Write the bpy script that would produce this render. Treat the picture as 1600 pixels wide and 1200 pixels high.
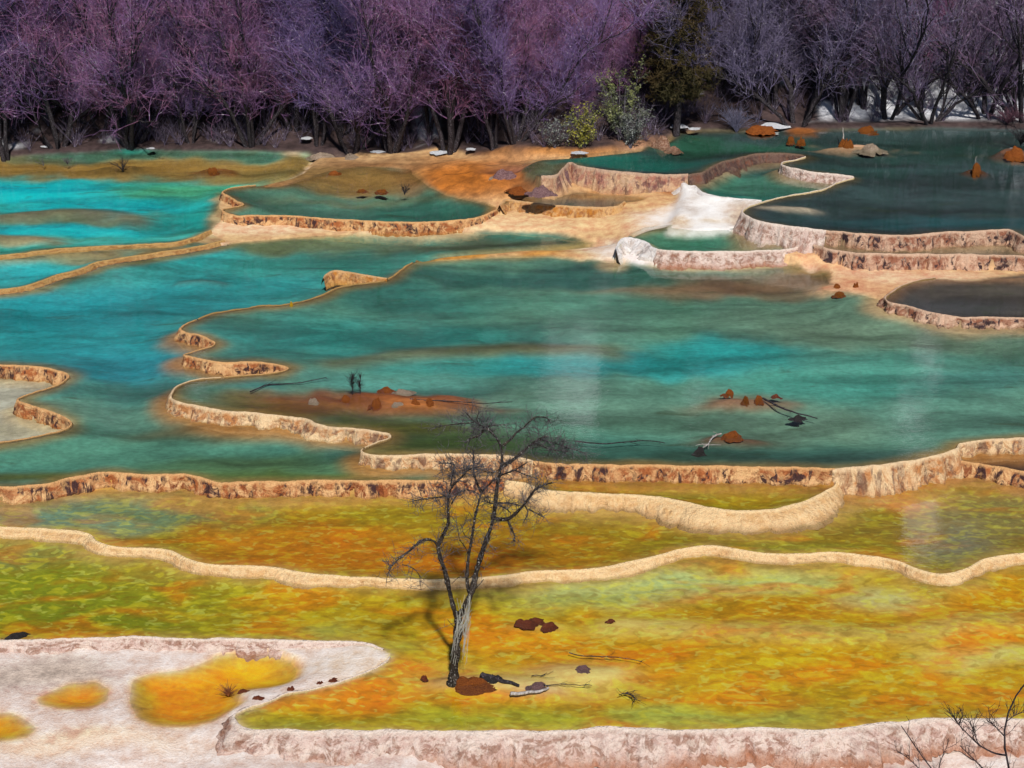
import bpy, bmesh, math, random
import numpy as np

# ------------------------------------------------------------------ camera, sky, sun, exposure
for o in list(bpy.data.objects): bpy.data.objects.remove(o)
SC = bpy.context.scene
COL = SC.collection
R = math.radians
FPX = 2537.0; PITCH = R(22.4); CAMH = 13.3
cd = bpy.data.cameras.new('camera'); cam = bpy.data.objects.new('camera', cd); COL.objects.link(cam)
cd.sensor_width = 36.0; cd.lens = FPX/1600*36; cd.clip_end = 2000; cd.clip_start = 0.1
cam.location = (0, 0, CAMH); cam.rotation_euler = (R(90)-PITCH, 0, 0)
SC.camera = cam
SUN_EL = 47.0; SUN_AZ = 172.0        # azimuth clockwise from +Y (view direction): right of and behind the camera
w = bpy.data.worlds.new('World'); SC.world = w; w.use_nodes = True
nt = w.node_tree; nt.nodes.clear()
wo = nt.nodes.new('ShaderNodeOutputWorld'); wb = nt.nodes.new('ShaderNodeBackground'); ws = nt.nodes.new('ShaderNodeTexSky')
ws.sky_type = 'NISHITA'; ws.sun_disc = False; ws.sun_elevation = R(SUN_EL); ws.sun_rotation = R(SUN_AZ); ws.altitude = 3000
wb.inputs['Strength'].default_value = 0.075
nt.links.new(ws.outputs[0], wb.inputs[0]); nt.links.new(wb.outputs[0], wo.inputs[0])
sd = bpy.data.lights.new('sun', 'SUN'); sun = bpy.data.objects.new('sun', sd); COL.objects.link(sun)
sd.energy = 4.3; sd.angle = R(2.5); sd.color = (1.0, 0.95, 0.87)
sun.rotation_euler = (R(90-SUN_EL), 0, R(180-SUN_AZ))
SC.view_settings.view_transform = 'Standard'; SC.view_settings.look = 'None'
SC.view_settings.exposure = 0.0; SC.view_settings.gamma = 1.0; SC.view_settings.use_curve_mapping = False
SC.cycles.max_bounces = 4; SC.cycles.transparent_max_bounces = 8; SC.cycles.diffuse_bounces = 2; SC.cycles.glossy_bounces = 2
SC.cycles.caustics_reflective = False; SC.cycles.caustics_refractive = False
SC.cycles.use_denoising = True; SC.cycles.use_adaptive_sampling = True; SC.cycles.adaptive_threshold = 0.02
random.seed(7); RNG = np.random.default_rng(11)

# ------------------------------------------------------------------ helpers
cP, sP = math.cos(PITCH), math.sin(PITCH)
def U(u, v, z=0.0):
    """photo pixel (1600x1200) -> point of the place on the level z"""
    u = np.asarray(u, float); v = np.asarray(v, float)
    x = (u-800)/FPX; y = (600-v)/FPX
    dx, dy, dz = x, cP+y*sP, -sP+y*cP
    t = (z-CAMH)/dz
    return np.stack([dx*t, dy*t, np.broadcast_to(z, np.shape(t))*1.0], -1)
def Uy(u, v, yw):
    x = (u-800)/FPX; y = (600-v)/FPX
    t = yw/(cP+y*sP)
    return np.array([x*t, yw, CAMH+(-sP+y*cP)*t])
def PX(p):
    p = np.asarray(p, float); X, Y, Z = p[..., 0], p[..., 1], p[..., 2]-CAMH
    d = Y*cP-Z*sP; up = Y*sP+Z*cP
    return 800+FPX*X/d, 600-FPX*up/d
def lin(c):
    c = np.asarray(c, float)/255.0
    return np.where(c <= 0.04045, c/12.92, ((c+0.055)/1.055)**2.4)
def sstep(a, b, x):
    t = np.clip((x-a)/(b-a), 0, 1); return t*t*(3-2*t)
def vnoise(x, y, seed=0):
    xi = np.floor(x).astype(np.int64); yi = np.floor(y).astype(np.int64)
    fx = x-xi; fy = y-yi; fx = fx*fx*(3-2*fx); fy = fy*fy*(3-2*fy)
    def h(a, b):
        n = (a*374761393+b*668265263+seed*1442695041) & 0xffffffff
        n = ((n ^ (n >> 13))*1274126177) & 0xffffffff
        return ((n ^ (n >> 16)) & 0xffff)/65535.0
    return (h(xi, yi)*(1-fx)+h(xi+1, yi)*fx)*(1-fy)+(h(xi, yi+1)*(1-fx)+h(xi+1, yi+1)*fx)*fy
def fbm(x, y, seed=0, o=3):
    r = 0; a = .5; s = 0
    for k in range(o):
        r = r+a*vnoise(x*2**k, y*2**k, seed+k*17); s += a; a *= .5
    return r/s*2-1
def smooth(pts, z, sub=.05):
    """pixel path -> smooth path of the place; returns points and the index of every given pixel"""
    P = U([p[0] for p in pts], [p[1] for p in pts], z)
    P = np.vstack([2*P[0]-P[1], P, 2*P[-1]-P[-2]])
    out = []; idx = []
    for i in range(1, len(P)-2):
        p0, p1, p2, p3 = P[i-1], P[i], P[i+1], P[i+2]
        n = max(2, int(np.linalg.norm(p2-p1)/sub))
        t = (np.arange(n)/n)[:, None]
        tl = 1.0
        # centripetal-like damping keeps the hairpins round
        m1 = (p2-p0)*.5; m2 = (p3-p1)*.5
        L = np.linalg.norm(p2-p1)
        for m in (m1, m2):
            k = np.linalg.norm(m)
            if k > 1.3*L: m *= 1.3*L/k
        h = (2*t**3-3*t**2+1)*p1+(t**3-2*t**2+t)*m1+(-2*t**3+3*t**2)*p2+(t**3-t**2)*m2
        idx.append(sum(len(o) for o in out)); out.append(h)
    idx.append(sum(len(o) for o in out)); out.append(P[-2:-1])
    return np.vstack(out), idx
def normals_r(P):
    T = np.gradient(P[:, :2], axis=0); T /= np.linalg.norm(T, axis=1)[:, None]+1e-9
    return np.stack([T[:, 1], -T[:, 0]], -1)
def offset(P, d):            # d > 0: towards the upper (left-hand) side
    Q = P.copy(); Q[:, :2] -= normals_r(P)*d; return Q
def inside(poly, x, y):
    r = np.zeros(x.shape, bool); n = len(poly); j = n-1
    for i in range(n):
        xi, yi, xj, yj = poly[i, 0], poly[i, 1], poly[j, 0], poly[j, 1]
        if yi != yj:
            c = ((yi > y) != (yj > y)) & (x < (xj-xi)*(y-yi)/(yj-yi)+xi); r ^= c
        j = i
    return r
def segdist(path, x, y, closed=False, near=False):
    """distance to a polyline (and nearest point)"""
    best = np.full(x.shape, 1e9); bx = np.zeros(x.shape); by = np.zeros(x.shape)
    n = len(path); rng = range(n if closed else n-1)
    for i in rng:
        a = path[i]; b = path[(i+1) % n]; dx, dy = b[0]-a[0], b[1]-a[1]; l = dx*dx+dy*dy+1e-12
        t = np.clip(((x-a[0])*dx+(y-a[1])*dy)/l, 0, 1)
        qx = a[0]+t*dx; qy = a[1]+t*dy; d = (x-qx)**2+(y-qy)**2
        m = d < best
        best = np.where(m, d, best)
        if near: bx = np.where(m, qx, bx); by = np.where(m, qy, by)
    return (np.sqrt(best), bx, by) if near else np.sqrt(best)
def mesh(name, V, F, mat=None, parent=None, sm=True, loc=None):
    me = bpy.data.meshes.new(name)
    V = np.asarray(V, np.float32)
    if isinstance(F, np.ndarray):
        k = F.shape[1]; me.vertices.add(len(V)); me.vertices.foreach_set('co', V.ravel())
        me.loops.add(F.size); me.loops.foreach_set('vertex_index', F.astype(np.int32).ravel())
        me.polygons.add(len(F)); me.polygons.foreach_set('loop_start', np.arange(0, F.size, k, dtype=np.int32))
        me.update(calc_edges=True); me.validate()
    else:
        me.from_pydata(V.tolist(), [], F); me.update()
    if sm: me.polygons.foreach_set('use_smooth', np.ones(len(me.polygons), bool))
    if mat: me.materials.append(mat)
    o = bpy.data.objects.new(name, me); COL.objects.link(o)
    if parent: o.parent = parent
    if loc is not None: o.location = loc
    return o
def tag(o, label, cat=None, group=None, kind=None):
    o['label'] = label
    if cat: o['category'] = cat
    if group: o['group'] = group
    if kind: o['kind'] = kind
    return o
def empty(name, loc, rz=0, s=1.0):
    o = bpy.data.objects.new(name, None); COL.objects.link(o); o.location = loc; o.rotation_euler = (0, 0, rz); o.scale = (s, s, s); return o
def attr_color(o, name, rgba):
    a = o.data.attributes.new(name, 'FLOAT_COLOR', 'POINT'); a.data.foreach_set('color', np.asarray(rgba, np.float32).ravel())
def attr_f(o, name, v):
    a = o.data.attributes.new(name, 'FLOAT', 'POINT'); a.data.foreach_set('value', np.asarray(v, np.float32).ravel())

class N:                      # tiny node builder
    def __init__(s, name):
        s.m = bpy.data.materials.new(name); s.m.use_nodes = True; s.t = s.m.node_tree; s.t.nodes.clear()
        s.out = s.t.nodes.new('ShaderNodeOutputMaterial')
    def n(s, typ, **kw):
        nd = s.t.nodes.new('ShaderNode'+typ)
        for k, v in kw.items():
            if k in nd.inputs: s.set(nd.inputs[k], v)
            else: setattr(nd, k, v)
        return nd
    def set(s, sock, v):
        if isinstance(v, bpy.types.NodeSocket): s.t.links.new(v, sock)
        else:
            if sock.type == 'RGBA' and len(v) == 3: v = (*v, 1)
            sock.default_value = v
    def noise(s, vec=None, scale=5, detail=3, rough=.55, dist=0):
        nd = s.n('TexNoise'); nd.inputs['Scale'].default_value = scale; nd.inputs['Detail'].default_value = detail
        nd.inputs['Roughness'].default_value = rough; nd.inputs['Distortion'].default_value = dist
        if vec is not None: s.set(nd.inputs['Vector'], vec)
        return nd.outputs['Fac']
    def ramp(s, f, a, b):
        nd = s.n('MapRange', interpolation_type='SMOOTHSTEP'); s.set(nd.inputs['Value'], f)
        nd.inputs['From Min'].default_value = a; nd.inputs['From Max'].default_value = b; return nd.outputs['Result']
    def mix(s, f, a, b, mode='MIX'):
        nd = s.n('Mix', data_type='RGBA', blend_type=mode); s.set(nd.inputs['Factor'], f); s.set(nd.inputs[6], a); s.set(nd.inputs[7], b); return nd.outputs[2]
    def math(s, op, a, b=0.0):
        nd = s.n('Math', operation=op); s.set(nd.inputs[0], a); s.set(nd.inputs[1], b); return nd.outputs[0]
    def map(s, vec, scale=(1, 1, 1), loc=(0, 0, 0)):
        nd = s.n('Mapping'); s.set(nd.inputs['Vector'], vec); nd.inputs['Scale'].default_value = scale; nd.inputs['Location'].default_value = loc; return nd.outputs[0]
    def pos(s): return s.n('NewGeometry').outputs['Position']
    def obj(s): return s.n('TexCoord').outputs['Object']
    def attr(s, name): return s.n('Attribute', attribute_name=name)
    def bump(s, h, strength=.4, dist=.03):
        nd = s.n('Bump'); s.set(nd.inputs['Height'], h); nd.inputs['Strength'].default_value = strength; nd.inputs['Distance'].default_value = dist; return nd.outputs[0]
    def pbr(s, col, rough=.8, nrm=None, spec=.3):
        b = s.n('BsdfPrincipled'); s.set(b.inputs['Base Color'], col); s.set(b.inputs['Roughness'], rough); b.inputs['Specular IOR Level'].default_value = spec
        if nrm is not None: s.set(b.inputs['Normal'], nrm)
        s.t.links.new(b.outputs[0], s.out.inputs[0]); return s.m

# ------------------------------------------------------------------ the terraces: traced pool edges (lower side on the right hand)
LV = dict(p0=0.0, p1=.08, p2=.31, p1b=.27, r1=.30, p7b=.36, p7=.42, p3=.52, p5=.06, q3=.70, q1=.97, o=.86, p6=.60, lp=.74, p11=1.08, up=1.30, pond=-.16)
JIT = dict(C=.5, F=.6, UP=.8)
E = {}
def edge(name, lev, pts):
    P, ix = smooth(pts, LV[lev]); h = len(name)*13+ord(name[0])
    L = np.r_[0, np.cumsum(np.linalg.norm(np.diff(P[:, :2], axis=0), axis=1))]
    a = JIT.get(name, 1.0)*(.045*fbm(L*.9, L*0, h)+.035*fbm(L*2.6, L*0+5, h+1))
    P[:, :2] += normals_r(P)*a[:, None]; E[name] = (P, ix, LV[lev])
edge('AB', 'p0', [(-450,1012),(-80,1008),(0,1004),(67,1002),(133,1000),(187,996),(250,997),(300,1001),(367,999),(433,1000),(534,1005),(573,1009),(598,1017),(607,1024),
     (596,1037),(573,1050),(533,1066),(494,1077),(450,1085),(417,1099),(378,1111),(365,1121),(374,1133),(400,1140),(467,1141.5),(534,1143),(650,1143.5),(780,1144),(900,1143),(933,1141),(1067,1142),
     (1166,1140),(1266,1142),(1366,1133),(1433,1128),(1500,1125.5),(1600,1125),(2050,1124)])
edge('C', 'p1', [(-450,818),(-100,822),(0,825),(67,828),(117,832),(140,838),(150,848),(183,857),(233,858.5),(267,863),(293,875),(327,885),(383,887),(433,890),(473,898),(534,902),(633,907),(693,908),(766,903),(833,895),(916,892),(983,880),(1033,868),(1067,860),(1109,855),(1149,860),(1199,867),(1249,868),(1299,865),(1349,870),(1399,878),(1433,890),(1459,897),(1486,897),(1516,887),(1540,876),(1600,867),(1700,862),(2050,866)])
edge('D', 'p2', [(-450,772),(-80,766),(0,762),(67,758),(107,748),(167,740),(233,741),(283,742.5),(320,750),(353,756),(417,754),(534,753.5),(600,752),(667,753),(706,750),(760,748),(800,745)])
edge('P5', 'p2', [(-450,560),(-90,566),(0,571),(50,572),(88,579),(108,588),(100,598),(78,607),(50,615),(28,624),(40,632),(67,640),(95,652),(110,663),(98,672),(67,679),(0,692),(-90,706),(-450,720)])
edge('P3', 'p3', [(645,410),(603,437),(534,448),(500,463),(450,475),(390,480),(333,490),(300,503),(282,514),(291,520),(305,523),(322,528),(337,536),(328,543),(305,549),(286,555),(298,558),(320,563),(350,567.5),(400,567),(438,572),(448,577),(417,584),(350,590),(300,596),(276,606),(267,618),
     (277,628),(300,634),(353,643),(417,648),(477,655),(500,664),(534,669),(576,673),(606,679),(606,686),(585,695),(566,704),(575,710),
     (616,712.5),(683,710.5),(766,710.5),(800,713.5),(833,722),(867,725.5),(933,727),(1067,729),(1166,730),(1266,732),(1300,733.5),(1360,728.5),(1416,722),(1466,712),(1492,702),(1500,694),(1520,690),(1550,687),(1600,685),(2050,683)])
edge('F', 'p1b', [(790,752),(820,757),(843,766),(867,769),(933,772.5),(1000,775.5),(1066,785),(1100,793),(1133,797.5),(1200,797),(1250,787),(1283,773),(1303,760),(1308,748)])
edge('R1', 'r1', [(1490,722),(1503,721.5),(1550,728),(1600,737),(1700,748),(2050,755)])
edge('P7B', 'p7b', [(-450,470),(-100,462),(0,452),(43,445),(83,432),(133,418),(153,410),(200,402),(290,388),(350,375)])
edge('P7', 'p7', [(-450,412),(-90,405),(0,399),(33,396),(100,388),(200,383),(267,380),(307,370),(330,360)])
edge('P6', 'p6', [(400,290),(375,293),(356,297),(349,302),(360,309),(373,316),(380,321),(364,325),(349,328),(355,334),(373,338),(400,337.5),(467,339.5),(534,344),(600,347),(666,348),(733,343),(756,338),(778,328)])
edge('LP', 'lp', [(779,322),(785,314),(795,312.5),(820,316),(865,321),(910,324),(940,325),(964,323),(978,316)])
edge('O', 'o', [(963,392),(966,380),(976,373),(990,374),(1009,380),(1022,390),(1060,393.5),(1120,394),(1195,393),(1226,390),(1250,386)])
edge('M', 'p11', [(1070,285),(1077,291),(1086,291),(1098,301),(1120,307),(1150,311),(1190,314)])
edge('Q1', 'q1', [(1270,384),(1294,390),(1318,394),(1341,397),(1394,397.5),(1450,398),(1494,397.5),(1600,401),(2050,405)])
edge('Q3', 'q3', [(1460,434),(1430,440),(1409,447),(1393,457),(1385,468),(1395,475),(1424,480),(1453,488),(1482,494),(1526,497),(1600,496.5),(2050,496)])
edge('UP', 'up', [(845,277),(868,275),(877,266),(890,256),(904,261),(940,267),(985,271),(1030,274),(1075,274),(1099,270),(1114,260),(1135,252),(1180,242),(1215,240),(1248,242),(1258,245.5),
     (1245,249.5),(1228,253.5),(1222,257.5),(1228,261),(1247,265),(1277,270),(1312,274),(1334,278),(1322,282),(1306,287),(1289,295),(1262,302),(1218,309),(1183,319),(1163,327),(1159,332),
     (1167,339),(1183,346),(1218,353),(1256,358),(1294,362),(1336,365.5),(1380,368.5),(1424,368.5),(1468,364.5),(1512,363),(1556,361),(1578,361),(1600,371),(1660,392),(2050,400)])
def seg(name, a, b):
    P, ix, lev = E[name]; return P[ix[a]:ix[b]+1]
def pl(pts, z): return U([p[0] for p in pts], [p[1] for p in pts], z)
def find(name, pt):
    P, ix, lev = E[name]; q = U(pt[0], pt[1], lev)
    return int(np.argmin(((P[:, :2]-q[:2])**2).sum(1)))
def part_of(name, p, q):
    P = E[name][0]; a, b = find(name, p), find(name, q); return P[a:b+1]

P3w = E['P3'][0]; UPw = E['UP'][0]
p3_back = [(2050,500),(1600,503),(1500,500),(1400,480),(1370,465),(1330,440),(1290,425),(1210,410),(1150,408),(1060,412),(1000,410),(960,402),(905,404),(860,398),(800,397),(720,402),(660,404)]
GAIN = dict(p3=1.42, p2=1.36, p7=1.5, p7b=1.4, p0=1.18, p1=1.12, up=1.2, pond_big=1.25, pond_small=1.25, pond_corner=1.25)
REG = []   # (name, polygon, kind, level, max depth, rise width, murk, base colour, splats)
def region(name, poly, lev, kind='water', depth=.3, width=1.2, murk=.5, base=(200,180,150), splats=(), ctrl=None, shore=(150,115,70), mottle=0.0):
    REG.append(dict(name=name, poly=np.asarray(poly)[:, :2], lev=lev, kind=kind, depth=depth, width=width, murk=murk, base=base, splats=splats, ctrl=ctrl, shore=shore, mottle=mottle))

# front flats with the three ponds
region('front_flats', pl([(-600,985),(640,985),(640,1100),(2250,1100),(2250,1400),(-600,1400)], -.3), -.3, 'land', base=(218,200,190),
  ctrl=[(-100,1030,-.13),(100,1018,-.13),(300,1014,-.13),(500,1022,-.05),(590,1026,.02),(560,1046,.025),(520,1062,.025),(480,1074,.02),(400,1098,.0),(350,1122,-.08),(490,1055,.0),(480,1035,-.08),(100,1050,-.145),(200,1060,-.13),(200,1110,-.13),(0,1090,-.14),(180,1130,-.14),(340,1150,-.24),(345,1130,-.14),(430,1085,-.06),(410,1092,-.1),(60,1120,-.145),(250,1150,-.2),(120,1140,-.17),
        (100,1180,-.3),(300,1190,-.34),(500,1175,-.32),(800,1185,-.34),(1100,1195,-.36),(1400,1180,-.3),(1600,1175,-.3),(800,1300,-.7),(200,1300,-.65),(1500,1300,-.7),(1400,1120,-.35),(800,1120,-.35)],
  splats=[(60,1052,90,16,(178,160,145),1.5),(110,1160,140,14,(228,200,170),1),(330,1075,40,8,(225,195,150),1),(560,1040,60,18,(228,212,196),2),(900,1195,500,12,(212,194,186),1),(1000,1180,260,7,(176,128,100),2),(1450,1168,150,6,(170,112,84),2),(1250,1198,200,8,(215,180,160),1),(120,1150,40,6,(190,150,110),1)])
region('pond_big', pl([(207,1064),(233,1053),(283,1047),(317,1036),(340,1023),(383,1018),(433,1022),(465,1036),(475,1053),(463,1069),(427,1077),(388,1079),(372,1085),(386,1102),(353,1117),(333,1127),(283,1134),(240,1132),(214,1121),(202,1095)], -.16), -.16,
  depth=.16, width=.4, murk=.1, base=(214,140,8), shore=(206,164,70), mottle=.35, splats=[(280,1085,60,25,(214,136,10),2),(400,1045,50,15,(220,165,15),2),(220,1080,18,40,(160,140,25),2),(300,1125,80,8,(215,175,20),2),(440,1040,20,10,(190,130,50),2)])
region('pond_small', pl([(58,1092),(75,1082),(110,1068),(150,1065),(170,1077),(168,1095),(142,1106),(93,1107),(62,1100)], -.16), -.16, depth=.14, width=.35, murk=.1, base=(216,134,12), shore=(206,160,70), mottle=.35)
region('pond_corner', pl([(-450,1110),(0,1114),(17,1113),(43,1127),(57,1138),(42,1150),(0,1157),(-450,1165)], -.165), -.165, depth=.14, width=.35, murk=.1, base=(206,144,16), shore=(196,160,80), mottle=.35)
region('p5', np.vstack([pl([(-460,540),(-450,560)], LV['p5']), offset(part_of('P5', (-90,566), (-90,706)), .15), pl([(-450,725),(-460,740)], LV['p5'])]), LV['p5'], depth=.12, width=.6, murk=.15, base=(172,165,148), shore=(185,170,150), splats=[(30,670,60,10,(160,150,125),1),(30,610,50,12,(180,175,160),1)])
region('p0', np.vstack([E['AB'][0], pl([(2050,855)], 0.), offset(E['C'][0][::-1], -.22)]), LV['p0'], depth=.11, width=.9, murk=.16, base=(186,146,10), shore=(190,158,70), mottle=1.0, splats=[
  (60,920,160,40,(112,128,22),2),(150,965,150,25,(104,118,14),2),(280,930,120,35,(135,132,20),2),(40,865,100,16,(118,124,70),2),(240,895,70,14,(140,110,50),1),
  (450,960,150,35,(168,140,14),1),(560,990,80,20,(190,152,20),1),(780,985,80,22,(212,140,12),2),(640,1062,70,16,(214,128,10),2),(550,1078,60,12,(214,130,10),2),(700,1085,90,12,(214,130,8),2),(860,1010,60,30,(212,136,10),2),
  (1100,1030,200,35,(196,142,8),2),(1300,1060,250,50,(196,148,4),2),(1500,1085,150,35,(198,146,6),2),(1250,940,150,14,(182,122,6),3),(1120,945,60,12,(180,130,10),2),(1560,945,80,22,(204,132,6),2),(1575,985,60,10,(220,138,0),2),
  (930,925,110,14,(170,178,110),2),(1050,903,80,12,(160,180,120),2),(1180,903,100,10,(186,195,118),2),(1370,935,60,12,(190,192,130),3),(1120,1120,150,16,(165,180,80),2),(820,1125,150,12,(168,165,40),2),(450,1130,70,12,(140,140,20),2),
  (500,985,50,10,(165,172,80),2),(1540,1015,70,16,(205,192,110),3),(1010,972,100,8,(205,172,70),2),(820,1062,150,18,(214,178,92),2),(940,1040,60,16,(218,182,104),2),(620,1010,50,12,(168,160,60),1),(30,993,40,8,(80,80,30),1)])
region('p1', np.vstack([E['C'][0], pl([(2050,760)], LV['p1']), offset(E['R1'][0][::-1], -.3)[:-8], pl([(1480,735),(1400,752),(1330,770),(1305,770)], LV['p1']), offset(E['F'][0][::-1], -.2), offset(E['D'][0][::-1], -.25)]), LV['p1'], depth=.12, width=.9, murk=.25, base=(152,120,18), shore=(190,150,85), mottle=.7, splats=[
  (60,800,140,26,(108,142,126),3),(230,800,110,18,(112,140,105),2),(340,785,70,12,(135,138,60),1),(480,842,120,28,(192,114,8),2),(600,872,200,20,(196,114,6),2),(850,855,120,22,(184,122,6),2),(420,812,90,14,(168,122,10),1),(560,800,90,12,(160,132,16),1),
  (1000,842,150,18,(152,124,20),1),(1200,857,150,10,(138,128,36),2),(1400,815,120,25,(140,114,36),1),(1480,835,50,35,(128,128,110),2),(1570,805,80,25,(132,120,70),2),(1420,778,120,8,(186,138,84),2),(250,840,60,12,(140,118,20),1)])  # grey splat near the right end paints in a pale sky reflection
region('p1b', np.vstack([E['F'][0], pl([(1300,745),(1290,738)], LV['p1b']), offset(part_of('P3', (833,722), (1290,733)), .12)[::-1]]), LV['p1b'], depth=.18, width=.5, murk=.2, base=(150,124,16), shore=(185,150,70), mottle=.7, splats=[(1000,762,100,6,(128,110,26),2),(1150,775,80,8,(160,130,10),2)])
region('r1', np.vstack([E['R1'][0], offset(part_of('P3', (1505,692), (2050,683)), .12)[::-1]]), LV['r1'], depth=.2, width=.5, murk=.5, base=(70,52,46), shore=(120,80,50))
p8_bot = [(645,409),(693,398),(766,393),(866,387),(918,382),(950,378)]
p8_top = [(950,377),(916,369),(866,359.5),(800,356),(700,353.5),(600,354.5),(534,360),(470,363),(400,369),(337,374)]
region('p2', np.vstack([E['D'][0], offset(part_of('P3', (645,410), (760,710)), .18)[::-1], pl(p8_bot+p8_top, LV['p2']), offset(E['P7B'][0][::-1], .2), offset(E['P5'][0], .0)]), LV['p2'], depth=.22, width=1.6, murk=.9, base=(60,118,108), shore=(140,112,62), splats=[
  (150,520,200,40,(24,128,136),3),(100,480,150,24,(20,126,138),3),(60,560,60,14,(50,110,108),2),(350,500,70,16,(70,128,116),2),(180,640,120,14,(84,122,108),2),(350,430,110,25,(36,140,145),2),(200,560,150,22,(20,114,130),3),(280,460,90,20,(30,130,140),2),(250,605,120,16,(62,116,110),2),(150,690,180,26,(66,112,96),3),(400,722,150,16,(76,106,68),2),(60,742,100,10,(72,74,20),3),(450,742,140,8,(72,88,30),3),
  (320,668,90,10,(126,92,48),2),(700,360,150,5,(66,130,112),2),(760,380,130,7,(78,84,64),3),(450,380,120,8,(98,104,68),2),(450,410,120,12,(44,116,106),2),(300,400,50,14,(30,145,148),2),(20,460,60,8,(40,120,125),1),(60,640,60,10,(130,110,70),1)])
region('p7b', np.vstack([E['P7B'][0], offset(E['P7'][0][::-1], -.2)]), LV['p7b'], depth=.2, width=.6, murk=.9, base=(60,150,145), shore=(165,120,62), splats=[(30,425,70,14,(30,150,160),2),(200,395,100,5,(130,110,70),2)])
p7back = [(450,236),(300,236),(200,230),(60,238),(0,240),(-450,246)]
region('p7', np.vstack([E['P7'][0], pl([(345,345),(350,300),(365,289),(410,287),(450,276),(476,262),(492,243)]+p7back, LV['p7'])]), LV['p7'], depth=.2, width=1.2, murk=.95, base=(45,140,128), shore=(130,105,55), splats=[
  (60,290,110,11,(0,172,186),3),(150,318,110,10,(0,166,176),3),(280,342,70,10,(20,132,130),2),(60,352,150,7,(8,164,176),3),(250,290,90,8,(66,142,104),2),(200,372,150,7,(66,172,166),2),
  (100,333,90,6,(124,126,96),3),(30,370,60,4,(156,132,92),2),(150,258,330,8,(140,104,46),9),(400,268,60,9,(130,106,56),6),(250,240,160,4,(60,84,68),4),(40,243,70,4,(90,80,50),2)])
region('p3', np.vstack([P3w, pl(p3_back, LV['p3'])]), LV['p3'], depth=.24, width=1.8, murk=.9, base=(76,116,100), shore=(150,118,66), splats=[
  (450,520,150,22,(40,126,122),2),(650,530,150,26,(36,126,122),2),(1000,558,130,14,(28,130,134),3),(880,560,120,12,(24,132,134),3),(1150,540,90,16,(16,132,134),3),(1300,590,150,24,(56,126,116),2),(1350,545,120,14,(66,126,116),2),(800,425,230,8,(34,76,70),4),(900,712,250,8,(40,66,50),3),(1300,715,150,8,(40,66,62),3),(650,460,90,16,(42,110,104),2),(1150,440,150,10,(112,80,58),3),  # the two long low splats paint dark reflections along the pool front
  (1300,480,130,14,(80,106,90),2),(900,460,150,16,(68,116,100),1),(760,690,110,16,(62,80,24),3),(640,660,90,12,(78,76,14),3),(1000,692,150,20,(60,112,102),2),(1200,706,150,10,(42,80,74),2),(420,628,60,12,(88,72,26),2),(480,642,80,8,(104,76,20),2),(560,620,110,11,(140,84,40),4),(390,600,40,6,(50,112,110),2),
  (1500,640,120,36,(78,118,106),2),(1420,500,180,26,(96,118,100),3),(1250,655,130,22,(88,116,100),2),(620,585,120,10,(70,128,120),2),(900,620,160,14,(84,118,104),2),(1530,580,90,16,(60,112,106),2),(1570,510,60,10,(60,80,74),1),(780,536,160,6,(104,108,76),2),(1150,620,70,10,(112,96,74),2),(1130,680,70,10,(90,84,66),2),(700,600,90,10,(60,110,104),1),(640,690,70,8,(60,72,20),2),(1040,600,160,12,(76,112,100),1)])
fl = pl([(300,371),(337,374.5),(400,369.5),(470,363.5),(534,360.5),(600,355),(700,354),(800,356.5),(866,360),(916,369.5),(950,378),(918,383),(866,388),(766,394),(693,399),(645,410),(660,411.5),(720,409.5),(800,405),(860,406),(905,412),(960,411),(1000,418),(1060,420),(1150,415),(1210,416),(1270,424),(1300,434),(1296,446),(1320,458),(1370,470),(1400,486),(1480,506),(1600,510),(2250,515),(2250,215),(1100,215),(850,245),(660,244),(492,244),(476,262),(450,276),(410,288),(365,290),(350,300),(340,318),(338,345),(325,358)], .45)
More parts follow.
